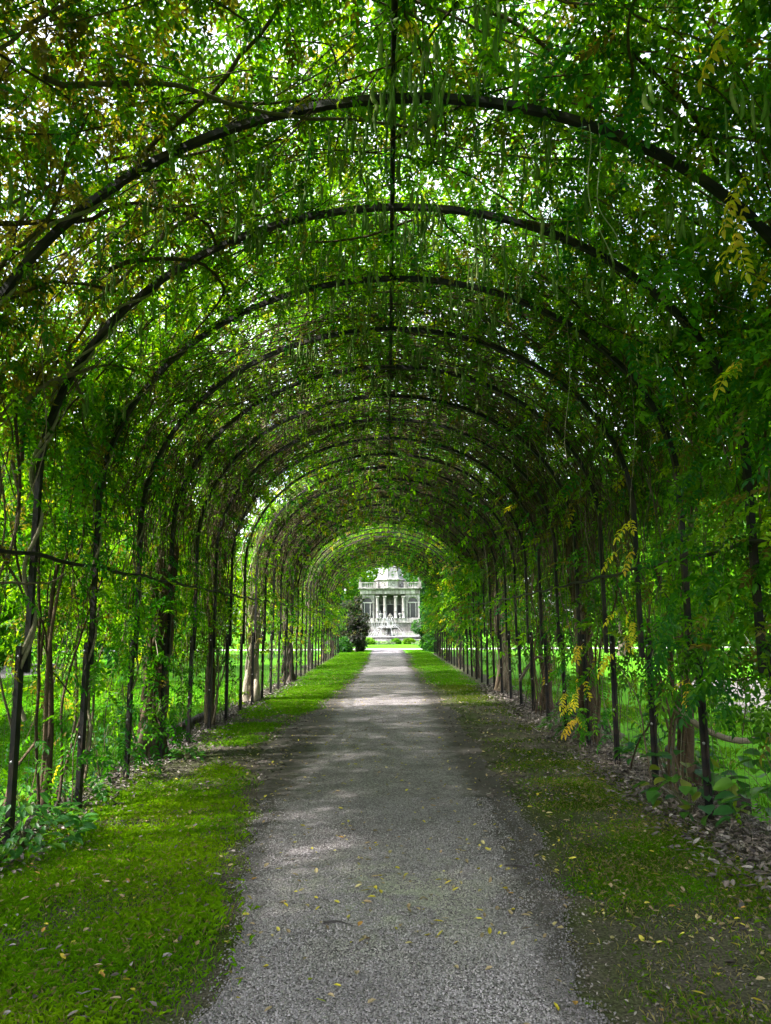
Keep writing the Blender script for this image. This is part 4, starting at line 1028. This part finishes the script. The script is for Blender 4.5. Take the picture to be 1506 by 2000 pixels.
bare_shrub('dry grey-brown bare shrub beyond the lawn, seen left of the third left post', -11.0, 13.5, 2.2, 3.2, 1)
bare_shrub('second dry grey bare shrub farther back on the left lawn', -12.5, 18.5, 2.2, 3.4, 2)
bare_shrub('dry grey bare shrub behind the third right post', 8.6, 13.0, 2.0, 3.0, 3)
bare_shrub('dry grey bare shrub at the right edge, behind the big round leaves', 8.2, 8.8, 1.7, 2.6, 4)

# hedges that close the lawns on both sides and behind
def wood(name, label, boxes, seed, size=.75):
    bl = []
    r = random.Random(seed)
    for x, y, h in boxes:
        for q in range(3): bl.append((x + r.uniform(-2, 2), y + r.uniform(-2, 2), h * (.2 + .28 * q), 4.0, 4.0, h * .24))
    o = obj(name, crown_mesh(name, bl, 8000, size * 1.3, G2 + G1, seed, None, .2)); return tag(o, label, 'woodland', None, 'stuff')
wood('woodland', 'mass of green trees closing the lawn on the left', [(-27, y, 10 + 3 * math.sin(y)) for y in range(-5, 75, 7)], 301)
wood('woodland', 'mass of green trees closing the ground on the right', [(24, y, 10 + 3 * math.sin(y * 2)) for y in range(-5, 75, 7)], 302)
wood('woodland', 'mass of green trees behind the pavilion', [(x, 142 + 4 * math.sin(x), 22 + 4 * math.sin(x * .7)) for x in range(-42, 44, 6)], 303, 1.3)
for q, x, y, s_, lab in ((1, -13, 124, 1.5, 'tall dark tree behind the left corner of the pavilion'), (2, -6.5, 127, 1.45, 'tall light green tree behind the left of the dome'), (3, 6, 126, 1.7, 'tall dark tree behind the right of the dome'), (2, 12.5, 123, 1.4, 'tall light green tree behind the right corner of the pavilion'), (3, -8.6, 112, .85, 'dark green tree beside the left wall of the pavilion'), (0, 9.4, 113, .95, 'green tree beside the right wall of the pavilion')):
    tree(q, x, y, s_, lab, 'trees behind the pavilion')

# ------------------------------------------------------------------ garden before the pavilion
PD = 110.0
for q, (x, y, h, w, lab, pal) in enumerate(((-1.75, 62, .58, 1.5, 'tall yellow-green grassy clump left of the middle in the flower bed', [(.14, .27, .01), (.10, .22, .01)]), (1.85, 62.5, .46, 1.0, 'rounded yellow-green clump right of the middle in the flower bed', [(.12, .22, .01), (.08, .17, .01)]),
                             (.75, 62.6, .42, .8, 'small green clump in the middle of the flower bed', [(.07, .18, .01), (.05, .14, .01)]), (3.4, 63, .42, 1.3, 'pale yellow flowering clump at the right of the bed', [(.30, .27, .08), (.16, .22, .03)]),
                             (-4.6, 88, .7, 1.6, 'orange-tinged flowering clump on the left beyond the basin', [(.28, .20, .05), (.12, .22, .02)]), (-.3, 62.2, .16, 2.2, 'low grey-green edging plants in front of the grassy clump', [(.16, .19, .16), (.10, .15, .09)]), (3.2, 61.6, .16, 2.4, 'low silvery edging plants at the right of the bed', [(.17, .2, .17), (.10, .16, .09)]))):
    o = thing('bedding_plant', lab, 'plant', (x, y, 0), 0, 'plants of the flower bed')
    obj('foliage', crown_mesh('foliage', [(0, 0, h * .5, w * .5, w * .4, h * .5), (w * .2, 0, h * .4, w * .4, w * .3, h * .4)], 650, .16, pal, 400 + q, None, .1), o)
# low stone kerb of the flower bed
tag(MB().box((-3.5, 65.3, .16), (4.2, .5, .32)).build('stone_kerb', M_stone_dk), 'low grey stone kerb at the left of the flower bed', 'kerb')

fo = thing('fountain', 'round stone fountain with white jets of water before the pavilion', 'fountain', (.2, 80, 0))
MB().lathe([(6.4, 0), (6.4, .14), (5.2, .141), (5.2, .30), (5.05, .34), (4.6, .34), (4.6, .1)], 48).build('basin', M_stone, fo)
MB().lathe([(5.32, .34), (5.36, .40), (5.3, .46), (4.55, .46), (4.5, .40), (4.5, .34)], 48).build('rim', M_zinc, fo)
M_water = noise_mat('pool water', [(.03, .045, .04), (.05, .07, .06)], 3, .05, .3, .02, spec=.6)
MB().lathe([(0.0, .24), (4.62, .24)], 40).build('water', M_water, fo)
MB().lathe([(.75, .2), (.7, .5), (.34, .62), (.26, .95), (.5, 1.1), (1.15, 1.24), (1.2, 1.30), (1.05, 1.28), (0.0, 1.2)], 20).build('pedestal', M_stone, fo, True)
def water_mat():
    m, t, out = new_mat('white spray'); p = N(t, 'ShaderNodeBsdfPrincipled'); p.inputs['Base Color'].default_value = (.55, .56, .57, 1); p.inputs['Roughness'].default_value = .35
    tr = N(t, 'ShaderNodeBsdfTranslucent'); tr.inputs['Color'].default_value = (.55, .56, .57, 1); mx = N(t, 'ShaderNodeMixShader'); mx.inputs[0].default_value = .5
    t.links.new(p.outputs[0], mx.inputs[1]); t.links.new(tr.outputs[0], mx.inputs[2]); t.links.new(mx.outputs[0], out.inputs['Surface']); return m
M_spray = water_mat()
for q in range(16):
    a = q * 2 * PI / 16 + .2; u = np.linspace(0, 1, 14); rr = 1.0 if q % 2 else 2.0; hh = (1.5 if q % 2 else .8)
    t = Tubes(); t.add(np.stack([-.9 * 0 + rr * np.cos(a) * u, rr * np.sin(a) * u, 1.2 + hh * 4 * u * (1 - u) * (.75 + .2 * math.sin(q * 3)) - .9 * u * u], -1), .010 + .014 * u, 5, (.8, .8, .8))
    obj('water_jet', t.mesh('water_jet', M_spray), fo)
t = Tubes()
for q in range(5):
    u = np.linspace(0, 1, 10); t.add(np.stack([-1.3 + (-.9 + .45 * q) * u, .1 * q + 0 * u, .3 + 3.0 * u - .4 * u * u * abs(q - 2) * .5], -1), .022 * (1 - .5 * u), 5, (.8, .8, .8))
obj('water_plume', t.mesh('water_plume', M_spray), fo)

# ------------------------------------------------------------------ pavilion
pv_ = thing('pavilion', 'pale stone garden pavilion with columns, balustrade and dome at the end of the walk', 'building', (.5, PD, 0))
B = lambda name, mb, mat=M_stone, par=None, sm=False: mb.build(name, mat, par or pv_, sm)
B('step', MB().box((0, -3.4, .22), (11.0, 1.2, .44))); B('step', MB().box((0, -2.7, .50), (10.2, 1.6, .30)))
B('podium', MB().box((0, 1.5, 1.02), (8.8, 7.0, 1.78)), M_stone_dk)
B('podium_cap', MB().box((0, 1.45, 1.98), (9.1, 7.3, .16)))
# parapet wall under the columns, in panels
for x0, x1 in ((-4.25, -2.3), (-1.65, -.95), (.97, 1.75), (2.3, 4.25)):
    B('parapet', MB().box(((x0 + x1) / 2, -1.9, 2.28), (x1 - x0, .32, .46)))
for x in (-4.2, -2.0, -.78, .80, 2.0, 4.2):
    B('pier', MB().box((x, -1.9, 2.29), (.46, .42, .48)))
FL_Z = 2.5
# wings with one arched window each side, more beyond
def arch_wall(x0, x1, z0, z1, cx, r, zs, zb, y0, y1):
    m = MB(); m.box(((x0 + cx - r) / 2, (y0 + y1) / 2, (z0 + z1) / 2), (cx - r - x0, y1 - y0, z1 - z0)); m.box(((cx + r + x1) / 2, (y0 + y1) / 2, (z0 + z1) / 2), (x1 - cx - r, y1 - y0, z1 - z0))
    if zb > z0: m.box((cx, (y0 + y1) / 2, (z0 + zb) / 2), (2 * r - .004, y1 - y0, zb - z0))
    k = 14; a = [PI - PI * i / k for i in range(k + 1)]
    for i in range(k):
        p, q = (cx + r * math.cos(a[i]), zs + r * math.sin(a[i])), (cx + r * math.cos(a[i + 1]), zs + r * math.sin(a[i + 1]))
        m.prism([p, q, (q[0], z1), (p[0], z1)], y0, y1)
    return m
for sx in (-1, 1):
    cx = sx * 3.32
    x0, x1 = sorted((sx * 2.35, sx * 4.30))
    B('wall', arch_wall(x0, x1, FL_Z, 6.05, cx, .80, 4.85, FL_Z + .12, -1.75, -1.40))
    B('wall', MB().box((sx * 4.15, 1.4, (FL_Z + 6.05) / 2), (.3, 5.6, 6.05 - FL_Z)))
    for c2 in (cx,):
        w = obj('window', MB().box((c2, -1.35, 4.0), (1.6, .03, 3.0)).mesh('window', M_glass), pv_)
        k = 14
        fr = MB()
        for i in range(k):
            a0, a1 = PI - PI * i / k, PI - PI * (i + 1) / k
            fr.prism([(c2 + .80 * math.cos(a0), 4.85 + .80 * math.sin(a0)), (c2 + .80 * math.cos(a1), 4.85 + .80 * math.sin(a1)), (c2 + .7 * math.cos(a1), 4.85 + .7 * math.sin(a1)), (c2 + .7 * math.cos(a0), 4.85 + .7 * math.sin(a0))], -1.5, -1.42)
        obj('frame', fr.mesh('frame', M_frame), w)
        obj('transom', MB().box((c2, -1.46, 4.82), (1.6, .1, .16)).mesh('transom', M_frame), w)
        for dx in (-.42, .42): obj('mullion', MB().box((c2 + dx, -1.47, 3.75), (.09, .08, 2.0)).mesh('mullion', M_frame), w)
        ar = MB()
        for i in range(k):
            a0, a1 = PI - PI * i / k, PI - PI * (i + 1) / k
            ar.prism([(c2 + .99 * math.cos(a0), 4.85 + .99 * math.sin(a0)), (c2 + .99 * math.cos(a1), 4.85 + .99 * math.sin(a1)), (c2 + .82 * math.cos(a1), 4.85 + .82 * math.sin(a1)), (c2 + .82 * math.cos(a0), 4.85 + .82 * math.sin(a0))], -1.82, -1.752)
        B('archivolt', ar)
    for x in (2.44, 4.19):
        pl_ = B('pilaster', MB().box((sx * x, -1.80, 3.62), (.15, .10, 2.24))); obj('capital', MB().box((sx * x, -1.82, 4.80), (.32, .16, .12)).mesh('capital', M_stone), pl_)
# loggia: columns, recessed wall, doors
COL = MB().lathe([(.27, 0), (.27, .10), (.22, .14), (.22, 1.0), (.205, 1.04), (.19, 2.9), (.20, 2.96), (.25, 3.05), (.25, 3.1)], 14).mesh('column', M_stone, True)
CAP = MB().box((0, 0, 3.18), (.54, .54, .15)).mesh('capital', M_stone); BAND = MB().lathe([(.245, .98), (.25, 1.02), (.245, 1.06)], 14).mesh('ring', M_stone_dk)
for x in (-1.85, -.78, .80, 1.92):
    c = obj('column', COL, pv_, (x, -2.0, FL_Z)); obj('capital', CAP, c); obj('ring', BAND, c)
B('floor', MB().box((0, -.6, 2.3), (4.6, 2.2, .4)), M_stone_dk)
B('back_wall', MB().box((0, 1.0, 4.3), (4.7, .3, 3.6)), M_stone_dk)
for sx in (-1, 1): B('side_wall', MB().box((sx * 2.27, -.4, 4.3), (.16, 2.4, 3.6)), M_stone)
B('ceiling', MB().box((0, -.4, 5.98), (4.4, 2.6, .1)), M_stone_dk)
for x, w, h in ((-1.22, .62, 2.0), (.03, .95, 2.05), (1.3, .62, 2.0)):
    d = B('door', MB().box((x, .82, FL_Z + h / 2), (w, .05, h)), M_dark); obj('frame', MB().box((x - w / 2 - .05, .80, FL_Z + h / 2), (.1, .1, h)).box((x + w / 2 + .05, .80, FL_Z + h / 2), (.1, .1, h)).box((x, .80, FL_Z + h + .06), (w + .2, .1, .12)).mesh('frame', M_frame), d)
B('lantern', MB().lathe([(.0, 0), (.10, .05), (.16, .22), (.12, .30), (.03, .36), (.012, .4), (.012, 1.2)], 8, (.03, -.6, 4.55)), M_zinc)
# entablature, cornice
B('entablature', MB().box((0, -.2, 6.36), (8.7, 3.7, .60)))
B('frieze_panel', MB().box((-1.3, -2.08, 6.36), (.9, .05, .3))); B('frieze_panel', MB().box((0, -2.08, 6.36), (1.0, .05, .3))); B('frieze_panel', MB().box((1.3, -2.08, 6.36), (.9, .05, .3)))
B('cornice', MB().box((0, -.25, 6.74), (9.0, 4.2, .14)), M_stone_dk); B('cornice', MB().box((0, -.25, 6.86), (9.3, 4.5, .09)))
# balustrades
BAL = MB().lathe([(.07, 0), (.07, .06), (.05, .1), (.09, .22), (.05, .42), (.07, .48), (.07, .52)], 8).mesh('baluster', M_stone, True)
for sx in (-1, 1):
    bl = B('balustrade', MB().box((sx * 3.25, -2.1, 7.0), (1.7, .3, .17)).box((sx * 3.25, -2.1, 7.68), (1.7, .34, .13)))
    for q in range(7): obj('baluster', BAL, bl, (sx * (2.47 + .26 * q), -2.1, 7.09))
    for x in (2.2, 4.32): B('pier', MB().box((sx * x, -2.1, 7.34), (.42, .42, .86)))
    B('urn', MB().lathe([(.16, 0), (.1, .08), (.1, .14), (.3, .4), (.32, .55), (.2, .62), (.08, .75), (0, .8)], 10, (sx * 4.32, -2.1, 7.77)), M_stone_dk, None, True)
# drum and dome, eight-sided, turned a little
A0 = PI / 8 + .22
B('drum', MB().lathe([(2.25, 6.9), (2.25, 7.05), (2.12, 7.1), (2.12, 7.9), (2.3, 7.98), (2.42, 8.06), (2.42, 8.14), (2.2, 8.2)], 8, (0, -.4, 0), A0))
for q in range(8):
    a = A0 + PI / 8 + q * PI / 4
    m = MB().lathe([(.33, 0), (.33, .06), (.25, .08), (.24, .03), (0, .02)], 14).build('medallion', M_stone, pv_)
    m.location = (1.96 * math.cos(a), -.4 + 1.96 * math.sin(a), 7.5); m.rotation_euler = (PI / 2, 0, a + PI / 2)
    b = MB().box((2.10 * math.cos(A0 + q * PI / 4), -.4 + 2.10 * math.sin(A0 + q * PI / 4), 7.5), (.16, .16, .76), A0 + q * PI / 4); B('pilaster', b)
B('dome', MB().lathe([(2.2, 8.2), (1.98, 8.36), (1.86, 8.62), (1.80, 8.95), (1.70, 9.4), (1.50, 9.95), (1.2, 10.45), (.8, 10.8), (.35, 11.0), (.3, 11.1)], 8, (0, -.4, 0), A0), M_zinc)
for q in range(8):
    a = A0 + q * PI / 4
    B('dome_rib', MB().tube([(r * math.cos(a), -.4 + r * math.sin(a), z) for r, z in ((2.2, 8.22), (1.98, 8.38), (1.86, 8.64), (1.80, 8.97), (1.70, 9.42), (1.50, 9.97), (1.2, 10.47), (.8, 10.82), (.35, 11.02))], .05, 5), M_stone)
B('finial', MB().lathe([(.3, 11.1), (.34, 11.2), (.14, 11.3), (.12, 11.5), (.24, 11.7), (.12, 11.9), (.05, 12.2), (0, 12.5)], 10, (0, -.4, 0)), M_stone, None, True)
B('roof_block', MB().box((0, 1.8, 6.6), (8.3, 5.6, 1.0)), M_stone_dk)

# urns and a statue on the terrace
def urn(label, x): 
    o = thing('stone_urn', label, 'urn', (.5 + x, PD - 2.0, 2.5), 0, 'stone urns in the loggia')
    MB().lathe([(.2, 0), (.2, .1), (.1, .16), (.1, .3), (.28, .55), (.30, .72), (.24, .78), (0, .7)], 12).build('bowl', M_zinc, o, True); return o
urn('white stone urn in the left bay of the pavilion', -1.36); urn('white stone urn in the right bay of the pavilion', 1.45)
st = thing('statue', 'grey stone seated statue on a plinth in the middle bay of the pavilion', 'statue', (.5, PD - 3.2, 1.2))
MB().box((0, 0, .35), (.8, .7, .7)).box((0, 0, .74), (.95, .85, .08)).build('plinth', M_stone_dk, st)
me = bpy.data.meshes.new('figure')
jv = [(0, 0, 1.2), (0, 0, 1.5), (0, .02, 1.75), (0, .02, 1.9), (0, 0, 2.08), (-.2, 0, 1.72), (-.34, -.06, 1.5), (-.24, -.3, 1.3), (.2, 0, 1.72), (.36, -.04, 1.5), (.3, -.28, 1.32), (-.14, -.04, 1.15), (-.18, -.42, 1.18), (-.18, -.44, .8), (.14, -.04, 1.15), (.18, -.42, 1.18), (.2, -.42, .8)]
je = [(0, 1), (1, 2), (2, 3), (3, 4), (2, 5), (5, 6), (6, 7), (2, 8), (8, 9), (9, 10), (0, 11), (11, 12), (12, 13), (0, 14), (14, 15), (15, 16)]
jr = [.19, .17, .17, .07, .12, .09, .07, .05, .09, .07, .05, .13, .10, .07, .13, .10, .07]
me.from_pydata(jv, je, []); me.materials.append(M_stone_dk)
fg = obj('figure', me, st); fg.modifiers.new('skin', 'SKIN')
for q, r_ in enumerate(jr): me.skin_vertices[0].data[q].radius = (r_, r_)
me.skin_vertices[0].data[0].use_root = True
sb = fg.modifiers.new('sub', 'SUBSURF'); sb.levels = 1; sb.render_levels = 1
print('objects', len(bpy.data.objects), 'tris', sum(len(m.loops) - 2 * len(m.polygons) for m in bpy.data.meshes))
